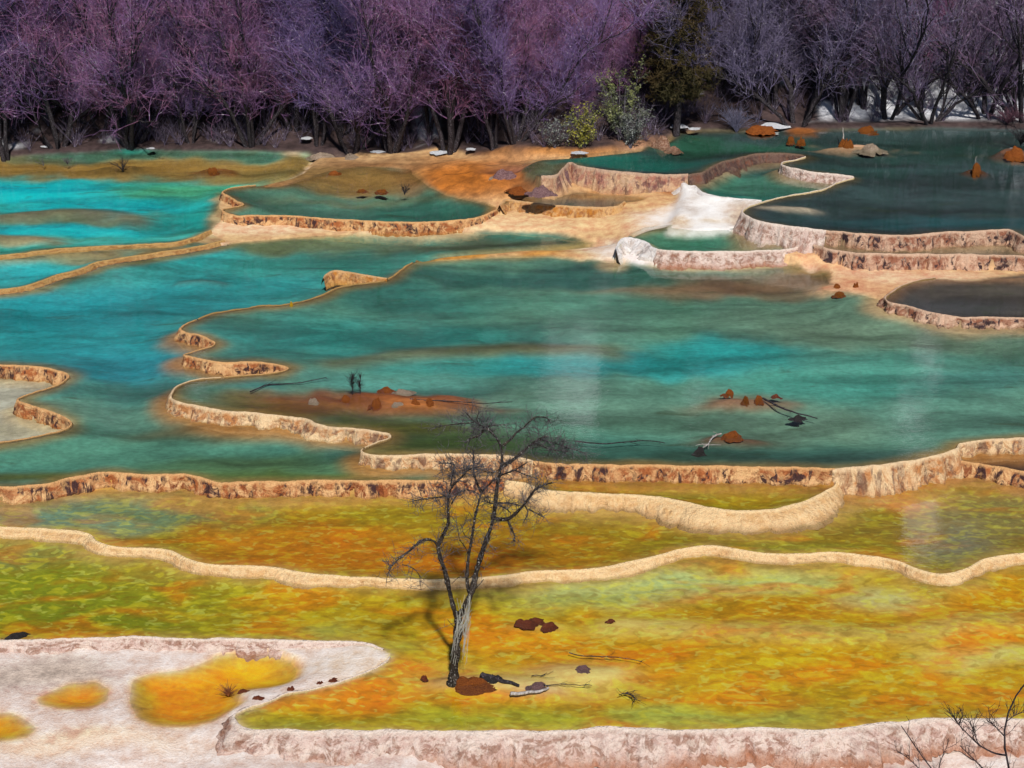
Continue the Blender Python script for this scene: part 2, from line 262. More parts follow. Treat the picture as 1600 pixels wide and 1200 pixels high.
region('back_flats', fl, .7, 'land', base=(205,165,118),
  ctrl=[(305,369,.33),(337,373,.32),(400,368,.33),(420,358,.37),(470,363,.33),(534,360,.33),(600,354,.335),(700,353.5,.34),(800,356,.345),(866,359,.35),(916,369,.34),(948,377,.35),(600,350,.38),(720,350,.4),(345,345,.4),(340,318,.42),(365,292,.45),(800,350,.44),(850,352,.46),(890,350,.6),
        (693,399,.33),(766,394.5,.34),(866,388.5,.35),(918,383,.36),(700,405,.60),(760,401,.63),(800,400,.64),(850,397,.64),(900,398,.64),(940,392,.56),(960,390,.66),(975,400,.62),(1000,414,.57),(1100,413,.57),(1200,411,.62),(1280,424,.6),(1298,440,.57),(1350,455,.58),(1390,478,.56),(1500,505,.45),(1600,508,.45),
        (1040,356,.78),(1000,346,.7),(930,342,.56),(778,337,.5),(860,347,.46),(845,303,.8),(800,285,.98),(765,262,1.08),(700,290,.75),(668,300,.63),(600,292,.62),(500,289,.6),(430,288,.57),(410,288,.46),(450,277,.45),(476,263,.45),(540,270,.55),(640,256,.68),(700,262,.85),(500,255,.48),
        (830,282,1.0),(870,292,.85),(850,252,1.26),(1000,332,.74),(1040,312,.84),(1050,296,.9),(1250,394,.84),(1232,397,.80),(1250,403,.7),(1300,405,.7),(1340,416,.62),(1400,418,.62),(1500,419,.62),(1600,421,.62),(1700,421,.62),(1210,383,.86),(1270,384,.9),(1400,432,.62),(1500,432,.64),(1440,426,.62),(1600,428,.62),(1350,427,.58),(1340,434,.57),(1330,444,.55)],
  splats=[(760,402,130,7,(198,132,44),3),(920,400,40,8,(214,180,130),2),(740,280,80,20,(176,98,16),4),(790,270,30,10,(92,62,66),4),(830,292,30,12,(112,66,36),3),(540,275,90,10,(150,112,62),3),(600,258,80,8,(128,88,52),2),(480,270,50,10,(120,96,54),3),(640,290,40,6,(150,100,70),2),
        (450,352,150,9,(232,198,160),3),(750,350,160,8,(230,192,146),3),(950,345,90,12,(222,180,130),3),(1000,400,60,14,(244,238,236),3),(1080,345,60,14,(250,248,246),4),(1250,418,100,14,(222,172,128),2),(1400,430,100,8,(226,186,150),2),(1330,448,50,10,(214,160,120),2),(900,310,60,6,(170,110,50),2),(1010,315,35,8,(214,170,120),3),(1060,290,30,8,(150,84,36),3),(420,300,40,20,(150,100,50),1),(1420,485,80,10,(225,190,150),2)])
region('q3', np.vstack([E['Q3'][0], pl([(2050,424),(1600,424),(1526,436)], LV['q3'])]), LV['q3'], depth=.25, width=.7, murk=.7, base=(72,66,60), shore=(130,95,70), splats=[(1480,470,80,10,(58,60,62),2)])
region('o', np.vstack([E['O'][0], pl([(1262,372),(1230,362),(1180,350),(1144,349),(1060,350),(1009,355),(985,364)], LV['o'])]), LV['o'], depth=.3, width=.7, murk=.7, base=(96,134,112), shore=(170,150,110), splats=[(1080,372,50,8,(50,118,96),2),(1180,376,30,10,(150,130,90),2)])
region('p6', np.vstack([E['P6'][0], pl([(774,322),(740,314),(700,305),(672,292),(655,276),(640,264),(560,259),(510,268),(440,290)], LV['p6'])]), LV['p6'], depth=.35, width=1.0, murk=.85, base=(76,120,104), shore=(140,105,60), splats=[(650,325,90,8,(52,116,104),2),(560,303,100,4,(96,110,86),2),(560,276,100,9,(150,112,60),6),(640,275,30,12,(140,86,50),4),(500,283,40,6,(128,100,56),3)])
region('cascade', pl([(1066,284),(1080,288),(1100,301),(1150,311),(1192,315),(1172,340),(1146,355),(1095,356),(1040,355),(1048,338),(1060,312)], .98), .98, 'land', base=(240,236,232),
  ctrl=[(1080,291,1.09),(1100,303,1.085),(1125,309,1.085),(1150,312,1.085),(1186,316,1.085),(1042,354,.84),(1070,354,.85),(1095,354,.85),(1144,354,.85),(1165,342,.9),(1055,325,.93),(1075,312,1.03),(1100,330,.94),(1130,332,.94),(1090,340,.9)], splats=[(1170,335,20,14,(190,165,140),4),(1050,345,16,10,(214,188,156),3),(1150,330,14,8,(206,186,170),2),(1085,320,8,14,(214,204,196),2),(1120,345,20,4,(222,208,190),2)])
region('lp', np.vstack([E['LP'][0], pl([(1010,313),(1000,308),(960,304),(901,300),(860,305),(805,310)], LV['lp'])]), LV['lp'], depth=.2, width=.5, murk=.5, base=(98,80,62), shore=(170,120,60), splats=[(860,313,40,5,(78,82,76),2)])
region('q1', np.vstack([E['Q1'][0], offset(part_of('UP', (1300,363), (2050,400)), .12)[::-1]]), LV['q1'], depth=.2, width=.5, murk=.6, base=(82,76,66), shore=(130,95,70))
region('p11', np.vstack([E['M'][0], offset(part_of('UP', (1228,261), (1163,327)), .1)[::-1], offset(part_of('UP', (1075,274), (1250,242)), .1)[::-1]]), LV['p11'], depth=.3, width=.7, murk=.8, base=(62,112,96), shore=(140,120,90), splats=[(1170,295,40,6,(36,108,98),2),(1170,255,40,6,(34,70,72),2)])
upback = [(2050,200),(1600,203),(1450,198),(1300,201),(1200,203),(1100,203),(1060,206),(1030,225),(1000,232),(900,242),(840,248),(815,256),(820,268)]
region('up', np.vstack([UPw, pl(upback, LV['up'])]), LV['up'], depth=.25, width=1.6, murk=.8, base=(48,66,68), shore=(96,84,60), splats=[(950,248,100,9,(16,92,82),3),(1130,225,90,9,(38,90,70),2),(1450,340,140,9,(30,72,78),2),(840,262,30,7,(98,106,80),2),(1350,262,90,8,(44,76,74),1),(1500,230,150,10,(36,70,64),1)])
fo = pl([(-600,255),(-450,248),(0,245),(60,241),(130,238),(200,233),(300,236),(400,236),(470,240),(600,246),(660,247),(700,244)], .45)
fo = np.vstack([fo, pl([(740,243)], .85), pl([(850,240)], 1.2), pl([(930,236),(1010,229),(1035,217),(1062,204),(1100,202),(1200,204),(1300,202),(1450,199),(1600,203),(2250,203)], 1.32), [[40, 90, 0], [-40, 90, 0]]])
region('forest_floor', fo, .7, 'land', base=(70,56,56), ctrl=[(-450,240,.49),(0,236,.49),(200,228,.49),(400,230,.51),(600,238,.55),(700,238,.85),(850,234,1.3),(1000,222,1.42),(1200,198,1.40),(1400,195,1.40),(1700,198,1.40)],
  splats=[(900,236,90,4,(190,128,66),3),(1010,225,30,8,(176,130,100),4),(560,243,80,3,(120,90,60),1)])

# submerged or just dry bars: (pixels, level, half width m, height against that level, colour)
BARS = [([(960,972),(1080,977),(1200,981),(1290,983),(1400,985),(1460,980),(1510,969),(1600,963),(1750,960)], 'p0', .22, -.03, (205,172,90)),
        ([(0,335),(60,328),(130,326),(200,335),(215,342)], 'p7', .34, -.05, (134,122,96)), ([(-100,366),(0,366),(60,370),(90,376)], 'p7', .26, -.05, (150,128,92)),
        ([(280,434),(320,432),(350,436)], 'p2', .15, -.06, (70,95,90)),
        ([(520,560),(600,548),(700,540),(800,535),(900,537),(960,545)], 'p3', .3, -.12, (110,108,74)),
        ([(460,240),(490,238),(530,242),(575,245)], 'p7', .25, .10, (176,160,140))]
# raised islets: (u, v, half width px, half depth px, level, height, colour)
ISLES = [(742,1066,52,5,'p0',.012,(176,96,34)),(835,1073,40,5,'p0',.01,(196,150,120)),(590,620,130,15,'p3',.02,(136,76,40)),(660,628,70,9,'p3',.02,(140,78,40)),(470,632,60,9,'p3',-.03,(120,80,36)),(650,632,60,8,'p3',.01,(170,104,54)),(1165,622,60,8,'p3',-.02,(140,100,76)),(1140,680,45,6,'p3',.0,(130,90,66)),
         (780,1063,95,8,'p0',.02,(214,176,110)),(920,1045,70,10,'p0',-.015,(216,180,110)),(845,972,45,6,'p0',.0,(206,168,84)),(1000,970,60,5,'p0',-.01,(210,176,96)),
         (1335,228,55,6,'up',.05,(190,150,120)),(1185,300,25,4,'up',.02,(190,180,170)),(1235,323,40,2.5,'up',.02,(200,180,160)),(1585,238,25,8,'up',.10,(120,80,60)),(1525,264,14,4,'up',.03,(120,70,30)),
         (1310,452,40,8,'p3',.05,(216,170,130)),(190,262,50,6,'p7',.02,(120,92,48)),(330,265,40,5,'p7',.02,(150,92,40)),(1250,205,30,4,'up',.06,(140,80,30)),(1200,197,50,4,'up',.08,(140,80,30))]

# ------------------------------------------------------------------ terrain heightfield
STEP = .06
gx = np.arange(-25, 25.01, STEP); gy = np.arange(16.2, 66, STEP)
GX, GY = np.meshgrid(gx, gy)
MASK = np.abs(GX) < .315*(GY*cP+12.5*sP)+4.4
mx = GX[MASK]; my = GY[MASK]
Z = np.full(mx.shape, -.7); C = np.tile(lin((215,200,190)), (len(mx), 1)); MOT = np.zeros(mx.shape); RID = np.full(mx.shape, -1)
warpu = fbm(mx*.9, my*.9, 5)*1.0; warpv = fbm(mx*.9+40, my*.9, 9)*1.0
fine = fbm(mx*2.3, my*2.3, 21); lit0 = fbm(mx*5, my*5, 23)
def blend(reg, x, y, z, wu, wv):
    u, v = PX(np.stack([x, y, z], -1))
    sc = 1.0/(1+0*u)
    px_m = FPX/(y*cP+(CAMH-z)*sP)
    u = u+wu*px_m*.45; v = v+wv*px_m*.2
    W = np.full(x.shape, .5); A = np.tile(lin(reg['base'])*.5, (len(x), 1))
    for s in reg['splats']:
        g = np.exp(-(((u-s[0])/s[2])**2+((v-s[1])/s[3])**2)*1.2)*s[5]*2
        W += g; A += g[:, None]*lin(s[4])
    return A/W[:, None]
for k, r in enumerate(REG):
    p = r['poly']; b = (mx > p[:, 0].min()) & (mx < p[:, 0].max()) & (my > p[:, 1].min()) & (my < p[:, 1].max())
    ii = np.nonzero(b)[0]; ii = ii[inside(p, mx[ii], my[ii])]
    if not len(ii): continue
    x, y = mx[ii], my[ii]; RID[ii] = k
    if r['kind'] == 'water':
        dec = p[::2] if len(p) > 60 else p
        d = segdist(dec, x, y, closed=True)
        dep = .012+r['depth']*sstep(0, r['width'], d)*(.78+.3*fine[ii])
        Z[ii] = r['lev']-dep
        c = blend(r, x, y, np.full(x.shape, r['lev']), warpu[ii], warpv[ii])*GAIN.get(r['name'], 1.15)
        e = (1-sstep(.02, .20+.25*r['width']*.6, d+.12*warpu[ii]+.08*fine[ii]))[:, None]*.85
        C[ii] = c*(1-e)+lin(r['shore'])*e; MOT[ii] = r['mottle']
    else:
        cp = np.array([np.r_[U(a, bb, zz)] for a, bb, zz in r['ctrl']])
        num = 0; den = 0
        for q in cp:
            wgt = 1/(((x-q[0])**2+((y-q[1])*.8)**2)**1.4+.05); num = num+wgt*q[2]; den = den+wgt
        zz = num/den
        if r['name'] == 'forest_floor':
            d = segdist(p[:-2], x, y)
            zz = zz+.03*sstep(0, .3, d)+np.maximum(0, d-.8)*.42+.12*fbm(x*.8, y*.8, 33)*sstep(0, 1, d)
        elif r['name'] == 'cascade': zz = zz+.13*np.abs(fbm(x*2.4+.6*y, y*.55, 41, 3))+.04*fbm(x*7, y*2, 42, 3)+.035*fbm(x*1.2, y*5, 43, 2)
        else: zz = zz+.022*fbm(x*1.3, y*1.3, 31)+.012*fine[ii]
        Z[ii] = zz; C[ii] = blend(r, x, y, zz, warpu[ii], warpv[ii]); MOT[ii] = 0
lev_of = {r['name']: k for k, r in enumerate(REG)}
# mineral toe: ochre crust on the bed of the lower pool along the foot of every rim; its colour also paints in the wall's reflection
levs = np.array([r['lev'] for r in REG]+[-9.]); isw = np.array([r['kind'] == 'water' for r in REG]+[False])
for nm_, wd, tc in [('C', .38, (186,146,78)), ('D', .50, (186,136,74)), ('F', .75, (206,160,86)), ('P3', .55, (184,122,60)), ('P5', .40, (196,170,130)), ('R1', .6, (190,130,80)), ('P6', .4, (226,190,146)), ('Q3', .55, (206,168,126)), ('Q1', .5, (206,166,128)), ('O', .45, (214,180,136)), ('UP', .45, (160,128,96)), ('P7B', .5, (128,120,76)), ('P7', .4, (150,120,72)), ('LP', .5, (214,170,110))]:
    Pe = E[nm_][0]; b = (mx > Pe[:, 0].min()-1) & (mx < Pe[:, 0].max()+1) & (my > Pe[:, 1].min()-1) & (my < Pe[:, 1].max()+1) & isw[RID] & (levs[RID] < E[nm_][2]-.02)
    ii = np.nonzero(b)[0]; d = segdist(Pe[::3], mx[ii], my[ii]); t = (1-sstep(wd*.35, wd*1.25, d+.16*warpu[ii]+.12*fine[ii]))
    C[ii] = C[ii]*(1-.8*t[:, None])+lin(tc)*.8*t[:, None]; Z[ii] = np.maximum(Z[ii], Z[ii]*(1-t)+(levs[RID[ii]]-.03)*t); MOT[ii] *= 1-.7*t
for pts, ln, hw, h, c in BARS:
    P, _ = smooth(pts, LV[ln], .15); d = segdist(P, mx, my)
    b = (d < hw*3) & (RID == lev_of[ln]); t = 1-sstep(0, hw*2.2, d[b]+.1*warpv[b])
    Z[b] = np.maximum(Z[b], Z[b]*(1-t)+(LV[ln]+h)*t); C[b] = C[b]*(1-t[:, None]*.8)+lin(c)*t[:, None]*.8
for u, v, ru, rv, ln, h, c in ISLES:
    q = U(u, v, LV[ln]); a = np.linalg.norm(U(u+ru, v, LV[ln])-q); bb = np.linalg.norm(U(u, v-rv, LV[ln])-U(u, v+rv, LV[ln]))/2
    d = np.sqrt(((mx-q[0])/a)**2+((my-q[1])/bb)**2)+.6*fine+.4*warpu+.35*lit0
    b = (d < 1.6) & (RID == lev_of[ln]); t = 1-sstep(.25, 1.35, d[b]); t2 = 1-sstep(.5, 1.6, d[b])
    Z[b] = np.maximum(Z[b], Z[b]*(1-t)+(LV[ln]+h+.03*fine[b])*t); C[b] = C[b]*(1-t2[:, None]*.9)+lin(c)*t2[:, None]*.9; MOT[b] *= (1-t2)
# orange mound hummock and snow on the forest floor
ff = RID == lev_of['forest_floor']
uu, vv = PX(np.stack([mx, my, Z], -1))
sn = fbm(mx*.7, my*.7, 55, 4)+.45*np.exp(-((uu-1520)/240)**2)+.40*np.exp(-((uu-1480)/160)**2)-.05
shore_d = segdist(fo[:-2], mx[ff], my[ff])
sm_ = np.zeros(mx.shape); sm_[ff] = sstep(.26, .40, sn[ff])*sstep(.3, 1.2, shore_d)
Z[ff] += .06*sm_[ff]; C[ff] = C[ff]*(1-sm_[ff][:, None])+lin((236,238,246))*sm_[ff][:, None]
lit = fbm(mx*3, my*3, 77)
C[ff & (sm_ < .5)] *= (1+.35*lit[ff & (sm_ < .5)])[:, None]
fl_ = (RID == lev_of['back_flats']); md = np.exp(-(((uu-755)/95)**2+((vv-280)/26)**2))
Z[fl_] += (md*(.30*fbm(mx*1.8, my*1.8, 61, 4)+.10*fbm(mx*6, my*6, 62, 2)))[fl_]
mk = fl_ & (md > .25); C[mk] *= (1+.5*fbm(mx*3.5, my*3.5, 63, 3)[mk])[:, None]
rm = np.zeros(GX.shape, bool)
for Pe, _, _ in E.values():
    ii = np.rint((Pe[:, 1]-gy[0])/STEP).astype(int); jj = np.rint((Pe[:, 0]-gx[0])/STEP).astype(int)
    k_ = (ii >= 0) & (ii < rm.shape[0]) & (jj >= 0) & (jj < rm.shape[1]); rm[ii[k_], jj[k_]] = True
for _ in range(5):
    q = rm.copy(); q[1:] |= rm[:-1]; q[:-1] |= rm[1:]; q[:, 1:] |= rm[:, :-1]; q[:, :-1] |= rm[:, 1:]; rm = q
full = np.full(GX.shape, -.7); full[MASK] = Z
cf = np.zeros(GX.shape+(3,)); cf[MASK] = C
for _ in range(14):
    f2 = full.copy(); f2[1:-1, 1:-1] = (full[:-2, 1:-1]+full[2:, 1:-1]+full[1:-1, :-2]+full[1:-1, 2:]+full[1:-1, 1:-1]*2)/6
    full = np.where(rm, full, f2)
for _ in range(3):
    f2 = cf.copy(); f2[1:-1, 1:-1] = (cf[:-2, 1:-1]+cf[2:, 1:-1]+cf[1:-1, :-2]+cf[1:-1, 2:]+cf[1:-1, 1:-1]*2)/6; cf = f2
C = cf[MASK]
Z = full[MASK]
IDX = np.full(GX.shape, -1); IDX[MASK] = np.arange(len(mx))
a, b, c, d = IDX[:-1, :-1], IDX[:-1, 1:], IDX[1:, 1:], IDX[1:, :-1]
ok = (a >= 0) & (b >= 0) & (c >= 0) & (d >= 0)
FQ = np.stack([a[ok], b[ok], c[ok], d[ok]], -1)
ZG = np.full(GX.shape, np.nan); ZG[MASK] = Z
def height(x, y):
    j = int(round((x-gx[0])/STEP)); i = int(round((y-gy[0])/STEP))
    i = min(max(i, 0), GX.shape[0]-1); j = min(max(j, 0), GX.shape[1]-1)
    z = ZG[i, j]; return -.7 if np.isnan(z) else float(z)

m = N('travertine_ground')
col = m.attr('Col').outputs['Color']; al = m.attr('mot').outputs['Fac']; P = m.pos()
wet = m.attr('wet').outputs['Fac']; dry = m.math('SUBTRACT', 1.0, wet)
n1 = m.noise(m.map(P, (.5, 1, 1)), 1.3, 2, .5, .6); n2 = m.noise(m.map(P, (.72, 1.15, 1)), 4.6, 1, .5, .6); n3 = m.noise(P, 30, 2, .6)
n4 = m.noise(m.map(P, (.6, 1, 1), (9, 3, 1)), .9, 2, .5, .5); n5 = m.noise(m.map(P, (.75, 1.2, 1), (3, 8, 1)), 6.0, 1, .5, .6)
c1 = m.mix(m.math('MULTIPLY', m.ramp(n1, .48, .68), m.math('MULTIPLY', al, .55)), col, lin((232,124,0)))
c1 = m.mix(m.math('MULTIPLY', m.ramp(n4, .52, .68), m.math('MULTIPLY', al, .28)), c1, lin((128,136,8)))
c1 = m.mix(m.math('MULTIPLY', m.ramp(n2, .53, .64), m.math('MULTIPLY', al, .36)), c1, lin((222,206,40)))  # dashes here and below paint the water's rippled light into the bed
c1 = m.mix(m.math('MULTIPLY', m.ramp(n2, .46, .35), m.math('MULTIPLY', al, .34)), c1, lin((138,98,0)))
c1 = m.mix(m.math('MULTIPLY', m.ramp(n5, .59, .66), m.math('MULTIPLY', al, .34)), c1, lin((214,216,96)))
c1 = m.mix(m.math('MULTIPLY', dry, .30), c1, m.mix(n3, (0, 0, 0), (1, 1, 1)), 'OVERLAY')
ln_ = m.noise(P, 4.0, 5, .65)
c1 = m.mix(m.math('ADD', m.math('MULTIPLY', dry, .27), .15), c1, m.mix(m.ramp(ln_, .2, .8), (0, 0, 0), (1, 1, 1)), 'OVERLAY')
nm = m.math('MULTIPLY', wet, m.math('SUBTRACT', 1.0, m.math('MULTIPLY', al, .8))); big = m.noise(m.map(P, (.22, .8, 1), (2, 5, 0)), .9, 5, .62, .6)
c1 = m.mix(m.math('MULTIPLY', nm, .62), c1, m.mix(m.ramp(big, .3, .7), (.12, .12, .10), (.82, .82, .82)), 'OVERLAY')
c1 = m.mix(m.math('MULTIPLY', nm, m.math('MULTIPLY', m.ramp(m.noise(m.map(P, (.3, 1.0, 1), (7, 1, 0)), 1.6, 5, .65, .5), .58, .70), .5)), c1, lin((58, 70, 44)))
gr = m.noise(m.map(P, (.8, 1.2, 1)), 10, 2, .55, .3)
c1 = m.mix(m.math('MULTIPLY', wet, .15), c1, m.mix(m.ramp(gr, .3, .7), (.1, .1, .1), (.9, .9, .9)), 'OVERLAY')  # fine grain puts the look of surface ripples into the bed colour
sp = m.ramp(m.noise(P, 55, 2, .5), .66, .74)
c1 = m.mix(m.math('MULTIPLY', m.math('MULTIPLY', sp, dry), .6), c1, lin((120, 84, 58)))
bn = m.n('Bump'); m.set(bn.inputs['Height'], m.math('ADD', ln_, m.math('MULTIPLY', n3, .35))); m.set(bn.inputs['Strength'], m.math('ADD', m.math('MULTIPLY', dry, .65), .08)); bn.inputs['Distance'].default_value = .05
MAT_GROUND = m.pbr(c1, .82, bn.outputs[0], .25)
g = mesh('travertine_ground', np.stack([mx, my, Z], -1), FQ, MAT_GROUND)
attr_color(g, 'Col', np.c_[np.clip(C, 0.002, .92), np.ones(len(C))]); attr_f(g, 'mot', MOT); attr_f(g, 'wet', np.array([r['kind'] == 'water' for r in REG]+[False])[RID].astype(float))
tag(g, 'pale travertine ground, pool beds and forest floor under the whole terrace', kind='structure')

# wide surrounding land below and behind: valley floor and the steep wooded slope above the forest; snow strips added for bright streaks mirrored in the pools
m = N('slope_ground'); P = m.pos(); n_ = m.noise(P, .9, 4, .65); sw = m.attr('snow').outputs['Fac']
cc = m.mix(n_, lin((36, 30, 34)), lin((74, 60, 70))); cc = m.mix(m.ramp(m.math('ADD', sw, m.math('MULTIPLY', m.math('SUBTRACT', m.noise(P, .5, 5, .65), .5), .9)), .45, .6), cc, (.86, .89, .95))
MAT_SLOPE = m.pbr(cc, .9, m.bump(n_, .8, .6), .15)
xs = np.linspace(-90, 90, 361); ys = np.r_[-120, -60, -20, 5, 16, np.linspace(30, 62, 5), np.linspace(64.0, 190, 64)]
HX, HY = np.meshgrid(xs, ys); rise = np.clip(HY-64, 0, None)
HZ = np.where(HY > 62, 5.5+rise*.80+3.2*fbm(HX*.05, HY*.05, 3, 4)+1.2*fbm(HX*.3, HY*.3, 4, 3), -1.2)
STREAK_SNW = np.zeros(HX.shape)
for gu, gw, gs, ya, yb in [(285, .8, .9, 62, 86), (610, 1.0, .6, 70, 84), (905, 1.7, 1.3, 62, 92), (940, .8, .9, 66, 86), (1100, .9, .8, 62, 88), (1462, 1.4, .9, 66, 93), (1485, 1.3, .9, 104, 126), (1580, 1.2, .7, 62, 74), (1350, .9, .6, 62, 72)]:  # added snow strips, placed to mirror as pale streaks in the water
    gxx = (gu-800)/FPX*1.03*HY+1.5*fbm(HY*.06, HY*0+gu, 8); STREAK_SNW = np.maximum(STREAK_SNW, gs*np.exp(-((HX-gxx)/(gw*HY/75))**2)*sstep(ya-3, ya+1, HY)*(1-sstep(yb-4, yb+5, HY)))
HZ = HZ-STREAK_SNW*1.0*(HY > 62)
nx = len(xs); idx = np.arange(HX.size).reshape(HX.shape)
F = np.stack([idx[:-1, :-1].ravel(), idx[:-1, 1:].ravel(), idx[1:, 1:].ravel(), idx[1:, :-1].ravel()], -1)
hs = mesh('hillside', np.stack([HX, HY, HZ], -1).reshape(-1, 3), F, MAT_SLOPE); attr_f(hs, 'snow', STREAK_SNW.ravel()); tag(hs, 'steep wooded hillside rising behind the bare forest, its snow strips added for reflections in the pools', kind='structure')

# ------------------------------------------------------------------ water sheets
def water_mat(name, ripple=1.0):
    m = N(name); P = m.pos()
    nb = m.noise(m.map(P, (.7, 1.3, 1)), 5, 1, .5, .4); nf = m.noise(m.map(P, (.6, 1.5, 1)), 17, 1, .5, .5)
    calm = m.ramp(m.noise(m.map(P, (.3, .6, 1)), .5, 2, .5), .35, .65)
    h = m.math('MULTIPLY', m.math('ADD', m.math('MULTIPLY', nb, .6), m.math('MULTIPLY', nf, .35)), m.math('ADD', calm, .25))
    bp = m.bump(h, .15*ripple, .02)
    tr = m.n('BsdfTransparent'); tr.inputs[0].default_value = (.95, .985, .97, 1)
    gl = m.n('BsdfGlossy'); gl.inputs['Roughness'].default_value = .015; m.set(gl.inputs['Normal'], bp); gl.inputs['Color'].default_value = (1, 1, 1, 1)
    fr = m.n('Fresnel'); fr.inputs['IOR'].default_value = 1.33; m.set(fr.inputs['Normal'], bp)
    m2 = m.n('MixShader'); m.set(m2.inputs[0], fr.outputs[0]); m.t.links.new(tr.outputs[0], m2.inputs[1]); m.t.links.new(gl.outputs[0], m2.inputs[2])
    m.t.links.new(m2.outputs[0], m.out.inputs[0]); return m.m
MAT_WATER = water_mat('pool_water')
WNAME = dict(pond_big='orange water of the largest pond in the white foreground flats', pond_small='orange water of the small round pond in the foreground flats', pond_corner='orange water of the pond at the lower left corner', p5='whitish shallow water below the zigzag rim at the left edge',
  p0='clear amber water of the foreground pool around the lone tree', p1='olive and orange water of the long pool behind the smooth cream rim', p1b='small olive pool caught behind the smooth curved rim', r1='dark sliver of water by the right edge below the big pool',
  p2='turquoise to olive water of the big left pool', p7b='narrow turquoise strip pool at the left edge', p7='bright turquoise water of the upper left pool', p3='teal water of the big central pool', q3='dark water of the small terrace pool at right',
  o='pale green water of the small pool below the white cascade', p6='grey green water of the pool left of the orange mound', lp='brown water above the fluted ochre wall', q1='narrow dark water below the upper dark pool', p11='green water above the white cascade', up='dark blue water of the uppermost pool at the forest')
WS = .12
for r in REG:
    if r['kind'] != 'water': continue
    p = r['poly']
    x0, x1, y0, y1 = max(p[:, 0].min(), -24)-WS, min(p[:, 0].max(), 24)+WS, p[:, 1].min()-WS, p[:, 1].max()+WS
    X, Y = np.meshgrid(np.arange(x0, x1, WS), np.arange(y0, y1, WS)); sh = X.shape; X = X.ravel(); Y = Y.ravel()
    ins = inside(p, X, Y); I2 = ins.reshape(sh)
    cell = I2[:-1, :-1] | I2[:-1, 1:] | I2[1:, :-1] | I2[1:, 1:]
    need = np.zeros(sh, bool); need[:-1, :-1] |= cell; need[:-1, 1:] |= cell; need[1:, :-1] |= cell; need[1:, 1:] |= cell
    outp = np.nonzero(need.ravel() & ~ins)[0]
    _, qx, qy = segdist(p, X[outp], Y[outp], closed=True, near=True); X[outp] = qx; Y[outp] = qy
    keep = np.nonzero(need.ravel())[0]; re = np.full(X.size, -1); re[keep] = np.arange(len(keep)); G2 = re.reshape(sh)
    Fw = np.stack([G2[:-1, :-1][cell], G2[:-1, 1:][cell], G2[1:, 1:][cell], G2[1:, :-1][cell]], -1)
    xv, yv = X[keep], Y[keep]
    o = mesh('pool_water', np.stack([xv, yv, np.full(len(xv), r['lev'])], -1), Fw, MAT_WATER)
    tag(o, WNAME[r['name']], kind='structure')

# ------------------------------------------------------------------ travertine rims (swept walls)
def rim_mat(name, top, a, b, dark, rust=.5, darkn=.35, base=(196,140,80), streak=1.0, inn=(132,104,62), vs=1.5):
    m = N(name); uv = m.n('UVMap', uv_map='UVMap').outputs[0]; sx = m.n('SeparateXYZ'); m.set(sx.inputs[0], uv); v = sx.outputs[1]
    P = m.pos()
    wob = m.noise(P, 6, 3, .6)
    st = m.noise(m.map(uv, (2.6*streak, .9*vs, 1)), 1.0, 4, .68, .9); st2 = m.noise(m.map(uv, (7.0*streak, 1.4*vs, 1), (5, 2, 0)), 1.0, 4, .65, .6)
    st3 = m.noise(m.map(uv, (5.0*streak, 1.0*vs, 1), (15, 7, 0)), 1.0, 3, .65, .8); lg = m.noise(m.map(uv, (.8, .2, 1), (31, 7, 0)), 1.0, 2, .5)
    c = m.mix(m.ramp(st, .42, .62), lin(a), lin(b))
    c = m.mix(m.math('MULTIPLY', m.math('MULTIPLY', m.ramp(st2, .47, .6), rust*1.5), m.ramp(lg, .3, .62)), c, lin((128, 66, 34)))
    c = m.mix(m.math('MULTIPLY', m.ramp(st3, .51, .60), min(1, darkn*1.5)), c, lin(dark))
    c = m.mix(m.math('MULTIPLY', m.ramp(wob, .5, .64), .55), c, lin(top))
    vv = m.math('ADD', v, m.math('MULTIPLY', m.math('SUBTRACT', wob, .5), .25))
    c = m.mix(m.ramp(vv, .16, .02), c, lin(top))
    c = m.mix(m.ramp(v, -.015, -.06), c, lin(inn))
    c = m.mix(m.math('MULTIPLY', m.ramp(m.math('ADD', vv, m.math('MULTIPLY', m.math('SUBTRACT', lg, .5), .6)), .45, .95), .75), c, lin(base))
    n3 = m.noise(P, 34, 4, .65)
    c = m.mix(.4, c, m.mix(n3, (0, 0, 0), (1, 1, 1)), 'OVERLAY')
    pit = m.ramp(m.noise(P, 60, 2, .5), .66, .74)
    c = m.mix(m.math('MULTIPLY', pit, .55), c, lin((86, 58, 40)))
    h = m.math('ADD', m.math('MULTIPLY', st2, .8), m.math('ADD', m.math('MULTIPLY', n3, .5), m.noise(P, 13, 4, .6)))
    return m.pbr(c, .78, m.bump(h, .9, .06), .3)
